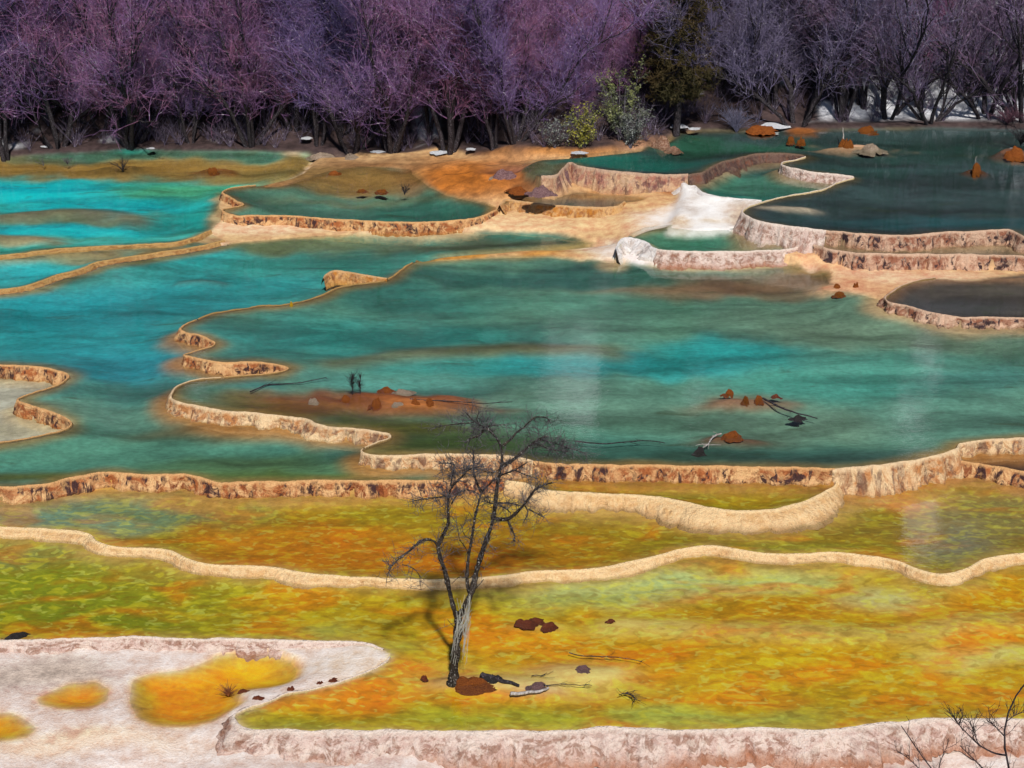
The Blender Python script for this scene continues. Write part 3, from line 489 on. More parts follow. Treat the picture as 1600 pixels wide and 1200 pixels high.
MR = dict(
  rust=rim_mat('rim_rust', (214,164,110), (222,176,124), (168,98,54), (62,38,40), .7, .65, (190,126,64)),
  warm=rim_mat('rim_warm', (226,196,156), (228,196,152), (188,128,78), (84,56,54), .45, .42, (196,134,70)),
  pink=rim_mat('rim_pale_pink', (228,210,196), (222,200,188), (206,176,164), (134,88,62), .45, .42, (170,112,80), .9, (200,176,130), 3.0),
  cream=rim_mat('rim_cream', (238,206,156), (232,196,146), (216,172,118), (150,110,80), .10, .12, (150,112,70), 1.0, (214,186,146)),
  ochre=rim_mat('rim_ochre', (206,164,116), (206,160,104), (180,116,46), (112,70,60), .45, .3, (206,150,80)),
  flute=rim_mat('rim_fluted', (190,160,136), (204,168,134), (172,118,100), (84,52,62), .3, .45, (206,160,110)),
  white=rim_mat('rim_white', (232,226,222), (236,232,230), (206,194,188), (176,156,140), .12, .3, (226,210,190), 1.0, (200,190,170)),
  dark=rim_mat('rim_dark', (120,96,80), (110,84,74), (84,60,54), (50,40,42), .3, .4, (110,90,70)),
  umber=rim_mat('rim_umber', (206,172,146), (208,172,146), (146,94,72), (60,42,46), .5, .7, (190,146,112)),
  soft=rim_mat('rim_soft', (190,150,90), (186,146,92), (160,116,66), (120,90,60), .2, .1, (140,110,70)))
def prof(flare, drop, lip, inner, pw):
    # (outward offset, z against water, v) inner side first
    pts = [(-inner, -.16, -.25), (-inner*.7, -.07, -.15), (-inner*.36, -.012, -.08), (-inner*.12, lip*.8, -.03), (.0, lip, 0), (.028, lip*.55, .05)]
    n = 9
    for i in range(1, n+1):
        f = i/n
        pts.append((.03+flare*(f**pw), lip*.4-f*drop, .05+.95*f))
    return pts
def rim(label, P, mat, flare=.12, drop=.5, lip=.02, inner=.22, bulge=.05, seed=0, taper=True, flute=0.0, lipn=.014, pw=1.25, tl=.35):
    inner *= .45
    P = np.asarray(P); d = np.r_[0, np.cumsum(np.linalg.norm(np.diff(P[:, :2], axis=0), axis=1))]
    n = max(8, int(d[-1]/.035)); s = np.linspace(0, d[-1], n)
    Q = np.stack([np.interp(s, d, P[:, k]) for k in range(3)], -1)
    Ns = normals_r(Q); k = 5
    Np = np.pad(Ns, ((k, k), (0, 0)), 'edge'); Ns = np.stack([np.convolve(Np[:, i], np.ones(2*k+1)/(2*k+1), 'valid') for i in range(2)], -1)
    Ns /= np.linalg.norm(Ns, axis=1)[:, None]+1e-6
    end = np.ones(n)
    if taper: end = sstep(0, tl, s)*sstep(0, tl, s[-1]-s)*.75+.25
    V = []; UVs = []
    pr = prof(flare, drop, lip, inner, pw)
    zz = s*0+seed
    big = fbm(s*.9, zz, seed+1, 3)*1.3; mid = fbm(s*4.5, zz+3, seed+2, 3); sm2 = fbm(s*13, zz+7, seed+3, 2)
    rdg = 1-2.4*np.abs(fbm(s*2.1, zz+21, seed+6, 2))
    lipv = lipn*(fbm(s*3, zz+11, seed+4, 3)+.4*sm2)
    Fn = len(pr)
    for (o, z, v) in pr:
        f = max(0, v); bell = math.sin(min(1, f*1.25)*math.pi*.5) if f > 0 else 0
        rough = fbm(s*7, zz+f*6, seed+9, 3)
        off = o*(1+.45*big*min(1, f*3)) if o > 0 else o*(1+.35*big)
        off = off*np.where(o > 0, .35+.65*end, 1)+bell*(1.25*bulge*mid+bulge*.9*(1-2*np.abs(sm2))+.7*bulge*rough+bulge*1.1*rdg)*end
        if flute: off = off+bell*flute*(np.abs(np.sin(s*9+2*mid+f*.6))-.5)
        V.append(np.stack([Q[:, 0]+Ns[:, 0]*off, Q[:, 1]+Ns[:, 1]*off, Q[:, 2]+z+lipv*(1 if f < .4 else .3)+.01*bell*rough], -1)); UVs.append(np.stack([s, np.full(n, v)], -1))
    V = np.stack(V, 1); UVs = np.stack(UVs, 1)
    idx = np.arange(n*Fn).reshape(n, Fn)
    F = np.stack([idx[:-1, :-1].ravel(), idx[:-1, 1:].ravel(), idx[1:, 1:].ravel(), idx[1:, :-1].ravel()], -1)[:, ::-1]
    o = mesh('travertine_rim', V.reshape(-1, 3), F, MR[mat])
    uvl = o.data.uv_layers.new(name='UVMap'); li = np.zeros(len(o.data.loops), np.int32); o.data.loops.foreach_get('vertex_index', li)
    uvl.data.foreach_set('uv', UVs.reshape(-1, 2)[li].astype(np.float32).ravel())
    tag(o, label, 'rim', 'travertine rims between the pools'); return o
rim('speckled pale pink rim curving from the white flats along the bottom of the foreground pool', part_of('AB', (405,1097), (2050,1124)), 'pink', .40, .36, .03, .20, .07, 1, pw=.8)
rim('low pale rim along the back of the white foreground flats at left', part_of('AB', (-450,1012), (600,1018)), 'pink', .22, .26, .028, .18, .04, 2)
rim('low cream shore edge of the white spit right of the orange pond', part_of('AB', (607,1026), (400,1103)), 'pink', .14, .08, .022, .12, .02, 22)
rim('long smooth cream rim winding right across behind the lone tree', E['C'][0], 'cream', .15, .18, .036, .24, .018, 3, lipn=.008, pw=.75)
rim('rust streaked rim below the big left pool, reaching the left edge', E['D'][0], 'rust', .15, .46, .03, .22, .055, 4)
rim('zigzag rust rim dropping to whitish shallows at the left edge', E['P5'][0], 'rust', .10, .42, .02, .16, .04, 5)
rim('faint ochre edge of the central pool trailing back towards the orange bar', part_of('P3', (645,410), (310,499)), 'soft', .08, .40, .006, .22, .02, 6)
rim('two rust lobed bends of rim on the left edge of the central pool', part_of('P3', (308,500), (350,590)), 'rust', .10, .40, .02, .16, .05, 7)
rim('cream and rust scalloped rim left of the lone tree above olive water', part_of('P3', (345,590.5), (570,702)), 'warm', .16, .44, .028, .16, .065, 8)
rim('pink and white scalloped rim right behind the crown of the lone tree', part_of('P3', (570,703), (833,722)), 'warm', .16, .55, .028, .20, .065, 9)
rim('rust mottled straight rim below the central pool, above the small olive pool', part_of('P3', (832,721.5), (1302,733.5)), 'rust', .12, .50, .028, .22, .05, 10)
rim('tall cream buttressed rim at the right end of the central pool', part_of('P3', (1300,733.4), (1500,694)), 'warm', .26, .80, .03, .22, .07, 11)
rim('low pale rim at the right edge above the dark sliver pool', part_of('P3', (1499,695), (2050,683)), 'warm', .12, .42, .025, .22, .05, 12)
rim('dark rust rim below the sliver pool at the right edge', E['R1'][0], 'rust', .14, .5, .02, .14, .06, 13)
rim('broad smooth cream rim curving round the small olive pool right of the lone tree', E['F'][0], 'cream', .36, .26, .03, .16, .05, 14, lipn=.012, pw=.85, tl=1.2)
rim('thin ochre bar between the left turquoise strip and the big left pool', E['P7B'][0], 'soft', .12, .2, .008, .2, .02, 15)
rim('thin pale bar in front of the bright turquoise upper left pool', E['P7'][0], 'soft', .14, .2, .012, .2, .02, 16)
rim('thin rust rim of the grey green pool left of the orange mound', E['P6'][0], 'rust', .10, .42, .03, .2, .04, 17)
rim('fluted ochre wall in front of the cream flats below the orange mound', E['LP'][0], 'ochre', .5, .40, .03, .2, .05, 18, flute=.05)
rim('white curl of rim at the left end of the small pale green pool', part_of('O', (963,392), (1026,391)), 'white', .40, .42, .04, .16, .09, 19)
rim('pale pinkish wall along the front of the small pale green pool', part_of('O', (1020,389), (1250,386)), 'pink', .22, .42, .035, .16, .06, 31)
rim('white cascade of travertine fanning down to the pale green pool', E['M'][0], 'white', .45, .30, .035, .22, .08, 20, flute=.05, pw=1.0)
rim('tall fluted wall with dark left end below the uppermost pool', part_of('UP', (845,277), (1075,274)), 'flute', .22, .75, .05, .22, .05, 21, flute=.05)
rim('low dark bar trailing back from the fluted wall into the uppermost pool', part_of('UP', (1074,274), (1258,245)), 'dark', .3, .5, .03, .2, .05, 23)
rim('small pale walled lobe of the uppermost pool right of the white cascade', part_of('UP', (1258,245.5), (1334,278)), 'pink', .12, .5, .03, .16, .04, 24)
rim('thin pale edge of the dark pool behind the white cascade', part_of('UP', (1332,278.5), (1160,329)), 'pink', .10, .45, .025, .14, .03, 25)
rim('whitish wall at the left bend of the dark upper pool above the pale green pool', part_of('UP', (1161,328), (1290,361.5)), 'pink', .34, .85, .035, .22, .07, 26, taper=False)
rim('long low rust rim along the front of the dark upper pool at right', part_of('UP', (1286,361), (2050,400)), 'umber', .08, .5, .035, .22, .05, 30)
rim('rust and cream wall under the narrow dark water at right', E['Q1'][0], 'umber', .14, .62, .03, .2, .06, 27)
rim('knobbly brown rim of the small dark terrace pool at right', E['Q3'][0], 'umber', .14, .36, .03, .2, .09, 28)
P, _ = smooth([(505,436),(509,430),(522,424),(545,426),(570,431),(605,436)], .56)
rim('short isolated ochre rim spur behind the left edge of the central pool', P, 'ochre', .10, .3, .03, .14, .04, 29)

# ------------------------------------------------------------------ vegetation: batches of tapered tubes
def tubes(P, Rr, sides=3):
    """P (T,n,3) centre lines, Rr (T,n) radii -> verts, quads+tips as quads"""
    T, n, _ = P.shape
    D = np.gradient(P, axis=1); D /= np.linalg.norm(D, axis=2)[..., None]+1e-9
    ref = np.where(np.abs(D[..., 2:3]) < .9, np.array([0, 0, 1.]), np.array([1., 0, 0]))
    A = np.cross(D, ref); A /= np.linalg.norm(A, axis=2)[..., None]+1e-9; B = np.cross(D, A)
    ang = np.arange(sides)/sides*2*np.pi
    V = P[:, :, None, :]+Rr[:, :, None, None]*(A[:, :, None, :]*np.cos(ang)[None, None, :, None]+B[:, :, None, :]*np.sin(ang)[None, None, :, None])
    idx = np.arange(T*n*sides).reshape(T, n, sides); nx = np.roll(idx, -1, axis=2)
    F = np.stack([idx[:, :-1], nx[:, :-1], nx[:, 1:], idx[:, 1:]], -1).reshape(-1, 4)
    return V.reshape(-1, 3), F
def join(parts):
    V = []; F = []; k = 0
    for v, f in parts: V.append(v); F.append(f+k); k += len(v)
    return np.vstack(V), np.vstack(F)
def spawn(P, cnt, lens, n, tmin=.2, tmax=1.0, up=.3, spread=.8, out=.0, wig=.25, rng=RNG, droop=0.0):
    T, m, _ = P.shape
    k = rng.integers(0, T, cnt); t = (tmin+(tmax-tmin)*rng.random(cnt))*(m-1); i = np.minimum(t.astype(int), m-2); f = (t-i)[:, None]
    p = P[k, i]*(1-f)+P[k, i+1]*f; d = P[k, i+1]-P[k, i]; d /= np.linalg.norm(d, axis=1)[:, None]+1e-9
    r = rng.normal(size=(cnt, 3)); r /= np.linalg.norm(r, axis=1)[:, None]
    o = p*np.array([1, 1, 0]); o /= np.linalg.norm(o, axis=1)[:, None]+1e-6
    d = d*.7+r*spread+np.array([0, 0, up])+o*out; d /= np.linalg.norm(d, axis=1)[:, None]
    L = rng.uniform(lens[0], lens[1], cnt); Q = np.zeros((cnt, n, 3)); Q[:, 0] = p
    for j in range(1, n):
        d = d+rng.normal(size=(cnt, 3))*wig+np.array([0, 0, up*.25-droop]); d /= np.linalg.norm(d, axis=1)[:, None]
        Q[:, j] = Q[:, j-1]+d*(L/(n-1))[:, None]
    return Q
def taper(T, n, r0, r1, rng=RNG): return np.linspace(1, 0, n)[None, :]*(r0-r1)*rng.uniform(.7, 1.3, (T, 1))+r1
def bark(name, a, b, spot=None):
    m = N(name); O = m.obj(); n = m.noise(m.map(O, (1, 1, .35)), 22, 4, .65); c = m.mix(m.ramp(n, .35, .65), a, b)
    if spot is not None: c = m.mix(m.ramp(m.noise(O, 40, 3, .6), .60, .66), c, spot)
    return m.pbr(c, .9, m.bump(n, .7, .02), .2)
def twigmat(name, cols):
    m = N(name); r = m.n('ObjectInfo').outputs['Random']; O = m.obj(); n = m.noise(O, .9, 3, .6); n2 = m.noise(O, 9, 2, .5)
    c = m.mix(m.ramp(n, .38, .62), cols[0], cols[1]); c = m.mix(m.ramp(r, .2, .9), c, cols[2]); c = m.mix(m.ramp(n2, .60, .70), c, cols[3])
    return m.pbr(c, .85, None, .15)
BARK = bark('dark_bark', (.012, .009, .011), (.045, .036, .042), (.20, .19, .21))
BARKG = bark('grey_bark', (.05, .042, .05), (.16, .145, .17), (.32, .31, .34))
TWIG = twigmat('purple_twigs', [(.275, .14, .32), (.35, .145, .26), (.21, .15, .355), (.64, .55, .66)])
TWIGD = twigmat('grey_violet_twigs', [(.22, .155, .275), (.27, .155, .25), (.175, .145, .25), (.5, .46, .53)])
def bare_tree_mesh(seed, H=6.5, stems=3, lean=.35, low=.2, tw=(26, 340, 3000, 8200)):
    g = np.random.default_rng(seed); n = 9
    S = np.zeros((stems, n, 3)); a0 = g.uniform(0, 6.28)
    for k in range(stems):
        a = a0+k*6.283/stems+g.uniform(-.5, .5); d = np.array([math.cos(a)*lean, math.sin(a)*lean, 1.0])*g.uniform(.9, 1.1)
        p = np.array([math.cos(a)*.08, math.sin(a)*.08, -.25]); S[k, 0] = p; L = H*g.uniform(.75, 1.05)
        for j in range(1, n):
            d = d+g.normal(size=3)*.16+np.array([0, 0, .06]); d /= np.linalg.norm(d); p = p+d*L/(n-1); S[k, j] = p
    L1 = spawn(S, tw[0]*stems//2, (1.2, 2.8), 6, low, 1, .55, .6, .18, .2, g)
    L2 = spawn(np.concatenate([L1]), tw[1], (.6, 1.6), 5, .1, 1, .45, .65, .08, .22, g)
    L2b = spawn(S, tw[1]//3, (.5, 1.5), 5, .2, 1, .35, .75, .1, .25, g)
    L2 = np.concatenate([L2, L2b])
    L3 = spawn(L2, tw[2], (.35, .85), 4, .15, 1, .22, .8, .05, .25, g)
    L4 = spawn(L3, tw[3], (.18, .5), 3, .2, 1, .2, .8, .0, .25, g)
    trunk = join([tubes(S, taper(stems, n, .078, .014, g), 6), tubes(L1, taper(len(L1), 6, .026, .008, g), 4)])
    crown = join([tubes(L2, taper(len(L2), 5, .011, .004, g)), tubes(L3, taper(len(L3), 4, .0056, .0026, g)), tubes(L4, taper(len(L4), 3, .0038, .0018, g))])
    return trunk, crown
PROTO = []
for k, (sd_, H, st, le, lo) in enumerate([(1, 6.6, 6, .55, .17), (2, 7.0, 5, .34, .19), (3, 6.2, 4, .46, .17), (4, 7.2, 3, .22, .19), (5, 5.6, 7, .85, .12), (6, 6.8, 5, .40, .17), (17, 5.8, 6, .8, .08), (18, 6.4, 4, .5, .10)]):
    tr, cr = bare_tree_mesh(sd_, H, st, le, lo, (22, 150, 800, 1300) if k > 5 else (26, 340, 3000, 8200))
    a = mesh('trunk', tr[0], tr[1], BARK); b = mesh('crown', cr[0], cr[1], TWIG)
    PROTO.append((a.data, b.data)); bpy.data.objects.remove(a); bpy.data.objects.remove(b)
CON = U(1056, 208, 1.34)
def place_tree(k, x, y, rz, s, label, group, dark=False):
    pu = float(PX(np.array([x, y, 3.0]))[0])
    if 955 < pu < 1150 and y < CON[1]+.5: return None
    z = height(x, y); e = empty('bare_tree', (x, y, z-.05), rz, s)
    for nm, me in zip(('trunk', 'crown'), PROTO[k]):
        o = bpy.data.objects.new(nm, me); COL.objects.link(o); o.parent = e
        if dark:
            o.material_slots[0].link = 'OBJECT'; o.material_slots[0].material = TWIGD if nm == 'crown' else BARK
    tag(e, label, 'tree', group); return e
shore_px = [(-300,250),(0,245),(60,241),(130,238),(200,233),(300,236),(400,236),(470,240),(600,246),(660,247),(740,243),(850,240),(930,236),(1010,229),(1062,204),(1200,203),(1450,199),(1600,202),(1900,202)]
shore_z = [.45,.45,.45,.45,.45,.45,.45,.45,.47,.5,.85,1.2,1.32,1.32,1.32,1.32,1.32,1.32,1.32]
def shore(u, back=0.0):
    v = float(np.interp(u, [p[0] for p in shore_px], [p[1] for p in shore_px])); z = float(np.interp(u, [p[0] for p in shore_px], shore_z))
    q = U(u, v, z); return float(q[0]*(1+back/q[1])), float(q[1]+back)
front = [(-70,.3,1,0),(8,-.1,3,0),(92,.5,2,0),(205,.25,0,0),(300,.7,5,0),(392,.4,1,0),(497,.5,3,0),(552,.3,2,0),(612,.25,1,0),(700,.35,5,0),(772,.4,3,0),(805,.6,1,0),(1180,2.0,4,1),(1243,.2,2,1),(1312,.7,5,1),(1385,.9,7,1),(1452,.35,6,1),(1535,.8,7,1),(1598,.6,6,1),(1680,.7,1,1)]
ordn = ['first','second','third','fourth','fifth','sixth','seventh','eighth','ninth','tenth','eleventh','twelfth']
rr = random.Random(5)
def low(u): return 1-.66*max(math.exp(-((u-905)/90)**2), .7*math.exp(-((u-1105)/45)**2), .8*math.exp(-((u-290)/45)**2), .6*math.exp(-((u-1470)/60)**2))  # trees shortened in places to open gaps for the snow strips' reflections
nl = nr = 0
for u, b, k, dk in front:
    x, y = shore(u, b)
    if u < -20 or u > 1620:
        lab = 'bare tree of the forest edge just outside the %s border, only its twigs in view' % ('left' if u < 0 else 'right')
    elif u < 1000:
        lab = '%s bare purple-twigged tree from the left along the front of the forest edge' % ordn[nl]; nl += 1
    else:
        lab = '%s bare grey-violet tree to the right of the dark conifer, along the far shore' % ordn[nr]; nr += 1
    place_tree(k, x, y, rr.uniform(0, 6.28), rr.uniform(.92, 1.1)*(.4+.6*low(u)), lab, 'bare trees along the forest edge', dk)
for row, (back, spc) in enumerate([(1.7, 1.35), (3.2, 1.4), (5.0, 1.6), (7.5, 2.0), (10.5, 2.6)]):
    u = -260+rr.uniform(0, 60)
    while u < 1880:
        gap = (1350 < u < 1680)
        if not (gap and rr.random() < .68) and not (row == 0 and 990 < u < 1090):
            x, y = shore(u, back+rr.uniform(-.5, .5))
            place_tree(rr.randrange(6), x, y, rr.uniform(0, 6.28), rr.uniform(.85, 1.2)*low(u), 'bare purple-twigged tree standing deep in the thicket behind the front row of trunks', 'bare trees deep in the thicket', u > 1120 and rr.random() < .6)
        u += spc*52*rr.uniform(.75, 1.25)

# ------------------------------------------------------------------ the lone dead tree in the foreground pool
LT = U(708.5, 1064, 0.0)
LTB = {  # pixel course of every limb, start radius and end radius in pixels, lean in depth (m per m of length)
 'trunk': ([(708,1072),(708.5,1062),(710,1045),(713,1015),(715,990),(716,965)], 8.2, 6.0, 0.0),
 'l': ([(716,967),(709,952),(702,922),(695.5,893),(686,867),(683.5,853),(692,837),(701,818),(700,790),(701,769),(708,757),(720,747),(728,738)], 4.6, 1.3, -.25),
 'r': ([(716,967),(723,953),(737,927),(745,890),(754,860),(763,836),(771,811),(774.5,782),(777.5,752),(783,730),(785,711),(782,694),(773,680),(762.5,669),(750,665),(739,658),(729,646)], 5.6, 1.2, .12),
 'm': ([(735,932),(730,915),(729.5,896),(732,869),(737,843),(741.5,811),(748,784),(752,769),(765,756),(780,743),(805,735),(824,722)], 3.4, 1.0, .35),
}
LTS = [ # side branches: pixels, r0, r1, lean
 ([(684,853),(681,847),(671,842),(658,844),(641,860),(622,874),(611,886)], 2.0, .8, -.5), ([(611,886),(605,899),(603,916)], .7, .4, -.3), ([(628,882),(645,886),(656,898),(658,922)], .6, .35, .3), ([(641,860),(630,866),(615,880),(606,890)], .7, .4, .3),
 ([(752,769),(746,758),(740,739),(740,720),(739,703)], 2.0, .8, -.4), ([(785,728),(803,718),(820,703),(833,692),(841,686),(855,681)], 3.0, .9, .5), ([(785,697),(801,684),(807,675),(816,670),(826,660),(835,651),(856,652),(858,660)], 1.7, .6, .6),
 ([(775,811),(792,812),(801,807),(816,792),(826,779),(835,765),(848,758),(863,754)], 3.0, 1.0, -.5), ([(793,812),(799,826),(805,839),(803,846)], 2.0, .9, -.6), ([(820,790),(826,800),(820,814)], .9, .5, -.3), ([(826,795),(838,802),(849,808)], .9, .5, .3),
 ([(778,786),(799,786),(812,790)], 1.6, .7, .5), ([(773,788),(760,784),(754,780),(764,775)], 1.2, .6, -.5), ([(781,790),(792,795),(798,802)], 1.4, .8, .3),
 ([(701,775),(686,777),(665,779),(644,783)], 1.3, .6, -.4), ([(704,760),(707,740),(712,726),(700,723),(686,724)], 1.5, .6, .3), ([(705,788),(716,769),(733,764),(748,772)], 1.1, .6, .4), ([(720,747),(730,735),(742,730),(760,728)], 1.0, .5, -.4),
 ([(757,670),(748,682),(735,684),(727,692)], 1.8, .9, -.3), ([(750,666),(744,655),(749,642)], 1.0, .5, .4), ([(756,668),(770,664),(790,664)], 1.0, .5, .5), ([(740,660),(720,662),(700,664),(680,668)], .9, .4, -.4),
 ([(833,692),(850,698),(865,703),(885,706)], 1.2, .5, .4), ([(841,687),(860,690),(880,697),(915,708)], 1.0, .4, .7), ([(805,735),(820,742),(840,748)], 1.0, .5, .4), ([(783,731),(770,740),(745,733),(728,730)], .9, .4, -.6),
 ([(745,890),(752,884),(757,889)], .9, .5, .2), ([(737,843),(726,838),(722,826)], .8, .4, .4), ([(732,869),(728,855),(718,845),(714,820)], .7, .35, -.4), ([(742,895),(735,905),(718,900),(706,912)], .7, .35, -.3), ([(737,925),(748,915),(756,905)], .9, .4, .3), ([(716,985),(706,976),(699,968)], .7, .35, -.3)]
def limb(pts, lean, y0, sub=4):
    """a limb in the plane of the tree, leaning out of it along its own length"""
    P = np.array([Uy(u, v, LT[1]) for u, v in pts]); L = np.r_[0, np.cumsum(np.linalg.norm(np.diff(P, axis=0), axis=1))]
    n = max(4, (len(pts)-1)*sub+1); s = np.linspace(0, L[-1], n)
    # smooth by cubic through chord length
    Q = np.stack([np.interp(s, L, P[:, k]) for k in range(3)], -1)
    for _ in range(2): Q[1:-1] = (Q[:-2]+2*Q[1:-1]+Q[2:])/4
    yy = y0+lean*s*.8+.03*np.sin(s*7+lean*9)*np.minimum(1, s*4)
    k = (LT[1]+yy)/LT[1]                      # keep its course while it stands nearer or farther
    c = np.array([0, 0, CAMH])
    return c+(Q-c)*k[:, None], s
LTM = bark('lone_tree_bark', (.012, .009, .007), (.05, .038, .03), (.34, .33, .31))
LTT = bark('lone_tree_twig', (.05, .045, .05), (.13, .12, .13), (.30, .29, .31))
lt = empty('dead_tree', tuple(LT)); tag(lt, 'lone bare dead tree with three forked stems standing in the amber foreground pool', 'tree')
PXM = FPX/np.linalg.norm(LT-np.array([0, 0, CAMH]))
def ytree(P): return P
limbs = {}; allb = []
def near_y(pt):
    q = Uy(pt[0], pt[1], LT[1]); best = (1e9, 0.0)
    for Q in allb:
        # compare along the sight line through the tree plane
        c = np.array([0, 0, CAMH]); k = LT[1]/Q[:, 1]; W = c+(Q-c)*k[:, None]
        d = ((W-q)**2).sum(1); j = int(d.argmin())
        if d[j] < best[0]: best = (d[j], Q[j, 1]-LT[1])
    return best[1]
def tube1(Q, r, sides=8):
    g_ = np.random.default_rng(len(Q)); rad = r*(1+.14*g_.normal(size=len(Q))*(np.array(r) > .012))
    return tubes(Q[None]-LT, rad[None], sides)
for nm, (pts, r0, r1, lean) in LTB.items():
    Q, s_ = limb(pts, lean, 0.0 if nm == 'trunk' else near_y(pts[0])); allb.append(Q)
    if nm == 'trunk':
        rad = np.interp(s_, [0, .12, .3, s_[-1]], [r0*1.5, r0*1.05, r0*.9, r1])/PXM
    else: rad = np.interp(s_, [0, s_[-1]], [r0, r1])/PXM
    V, F = tube1(Q, rad*.9, 10); mesh('trunk' if nm == 'trunk' else 'stem', V, F, LTM, lt)
for pts, r0, r1, lean in LTS:
    Q, s_ = limb(pts, lean, near_y(pts[0])); allb.append(Q)
    V, F = tube1(Q, np.interp(s_, [0, s_[-1]], [r0, r1])*1.1/PXM, 6); mesh('branch', V, F, LTM, lt)
g_ = np.random.default_rng(3); tw = []
for Q in allb[1:]:
    Q = Q-LT; L = np.linalg.norm(np.diff(Q, axis=0), axis=1).sum(); hi = Q[:, 2].mean()
    if hi < 1.9: cnt = int(8*L)
    else: cnt = int(44*L*min(1.5, .5+hi-1.9))
    if cnt < 1: continue
    A = spawn(Q[None], cnt, (.08, .32), 5, .3 if L > 1 else .1, 1, .12, .9, 0, .3, g_); B = spawn(A, cnt*2, (.05, .18), 4, .2, 1, .05, .9, 0, .3, g_)
    tw += [tubes(A, taper(len(A), 5, .0040, .0022, g_)), tubes(B, taper(len(B), 4, .0028, .0015, g_))]
for (u, v, cnt, rad) in [(752,668,60,.22),(708,732,45,.18),(838,690,40,.22),(870,702,40,.25),(690,778,30,.16),(715,748,30,.2)]:
    c = Uy(u, v, LT[1]+near_y((u, v)))-LT
    S = c+g_.normal(size=(cnt, 1, 3))*rad*.35; S = np.concatenate([S, S+g_.normal(size=(cnt, 1, 3))*.06], 1)
    A = spawn(S, cnt*2, (.08, .26), 5, 0, 1, .1, 1.2, 0, .35, g_); tw += [tubes(A, taper(len(A), 5, .0040, .002, g_))]
V, F = join(tw); mesh('twigs', V, F, LTT, lt)
# hanging grey beard lichen in the fork
m = N('beard_lichen'); LICH = m.pbr(m.mix(m.noise(m.obj(), 30, 2), (.42, .42, .36), (.66, .66, .60)), .95)
ls = []
for k in range(46):
    a = Uy(g_.uniform(712, 738), g_.uniform(925, 965), LT[1])-LT; b = Uy(g_.uniform(712, 732), g_.uniform(965, 1005), LT[1])-LT
    if k % 5 == 0: a = Uy(735, 928, LT[1])-LT; b = Uy(g_.uniform(722, 732), g_.uniform(1005, 1032), LT[1])-LT
    if k % 11 == 0: a = Uy(716, 968, LT[1])-LT; b = Uy(g_.uniform(704, 712), g_.uniform(1015, 1045), LT[1])-LT
    t = np.linspace(0, 1, 6)[:, None]; q = a*(1-t)+b*t+g_.normal(size=(6, 3))*.008; q[:, 1] -= .05+g_.uniform(0, .05)
    ls.append(q)
V, F = tubes(np.array(ls), np.full((len(ls), 6), .0028)*g_.uniform(.6, 1.3, (len(ls), 1)), 3); mesh('beard_lichen', V, F, LICH, lt)

# ------------------------------------------------------------------ foreground shrub at the lower right corner
def from_px(pts, dist_y, y_end=None):
    ys_ = np.linspace(dist_y, y_end or dist_y, len(pts)); return np.array([Uy(u, v, yy) for (u, v), yy in zip(pts, ys_)])
FS = bark('shrub_bark', (.02, .014, .016), (.06, .045, .05))
FSY = 16.6
base = Uy(1592, 1404, FSY); zb = height(base[0], base[1]); base = np.array([base[0], base[1], base[2]])
sh = empty('bare_shrub', tuple(base)); tag(sh, 'bare twigs of a dark shrub poking up at the lower right corner', 'shrub')
SB = [([(1592,1404),(1590,1330),(1585,1260),(1578,1200),(1568,1168),(1568,1140),(1575,1110),(1588,1080),(1606,1062)], 2.6, .9), ([(1572,1180),(1555,1178),(1530,1165),(1505,1140),(1492,1125)], 1.4, .5), ([(1585,1250),(1545,1210),(1520,1185),(1500,1165)], 1.5, .6), ([(1590,1320),(1500,1260),(1455,1200),(1430,1168),(1415,1140),(1408,1134)], 1.8, .6),
      ([(1500,1260),(1440,1205),(1415,1180),(1402,1175)], 1.2, .5), ([(1540,1290),(1465,1215),(1470,1185),(1480,1165)], 1.1, .5), ([(1569,1150),(1555,1135),(1545,1127)], 1.0, .5), ([(1572,1128),(1585,1118),(1600,1112)], .7, .4), ([(1590,1290),(1600,1240),(1610,1200)], 1.5, .8), ([(1530,1166),(1522,1145),(1515,1128)], .8, .4), ([(1505,1142),(1497,1130),(1490,1118)], .6, .35)]
bs = []; c = np.array([0, 0, CAMH])
for k, (pts, r0, r1) in enumerate(SB):
    Q = from_px(pts, FSY, FSY+(.25 if k % 2 else -.2)); L = np.r_[0, np.cumsum(np.linalg.norm(np.diff(Q, axis=0), axis=1))]; s_ = np.linspace(0, L[-1], 14)
    Q = np.stack([np.interp(s_, L, Q[:, j]) for j in range(3)], -1); Q[1:-1] = (Q[:-2]+2*Q[1:-1]+Q[2:])/4
    bs.append(Q-base); V, F = tubes((Q-base)[None], (np.linspace(r0, r1, 14)/112)[None], 6); mesh('stem' if k == 0 else 'branch', V, F, FS, sh)
tw = []
for Q in bs:
    A = spawn(Q[None], 16, (.08, .26), 4, .3, 1, .35, .7, 0, .25, g_); B = spawn(A, 26, (.04, .14), 3, .3, 1, .25, .7, 0, .25, g_)
    tw += [tubes(A, taper(16, 4, .0042, .0024, g_)), tubes(B, taper(26, 3, .003, .0016, g_))]
V, F = join(tw); mesh('twigs', V, F, FS, sh)

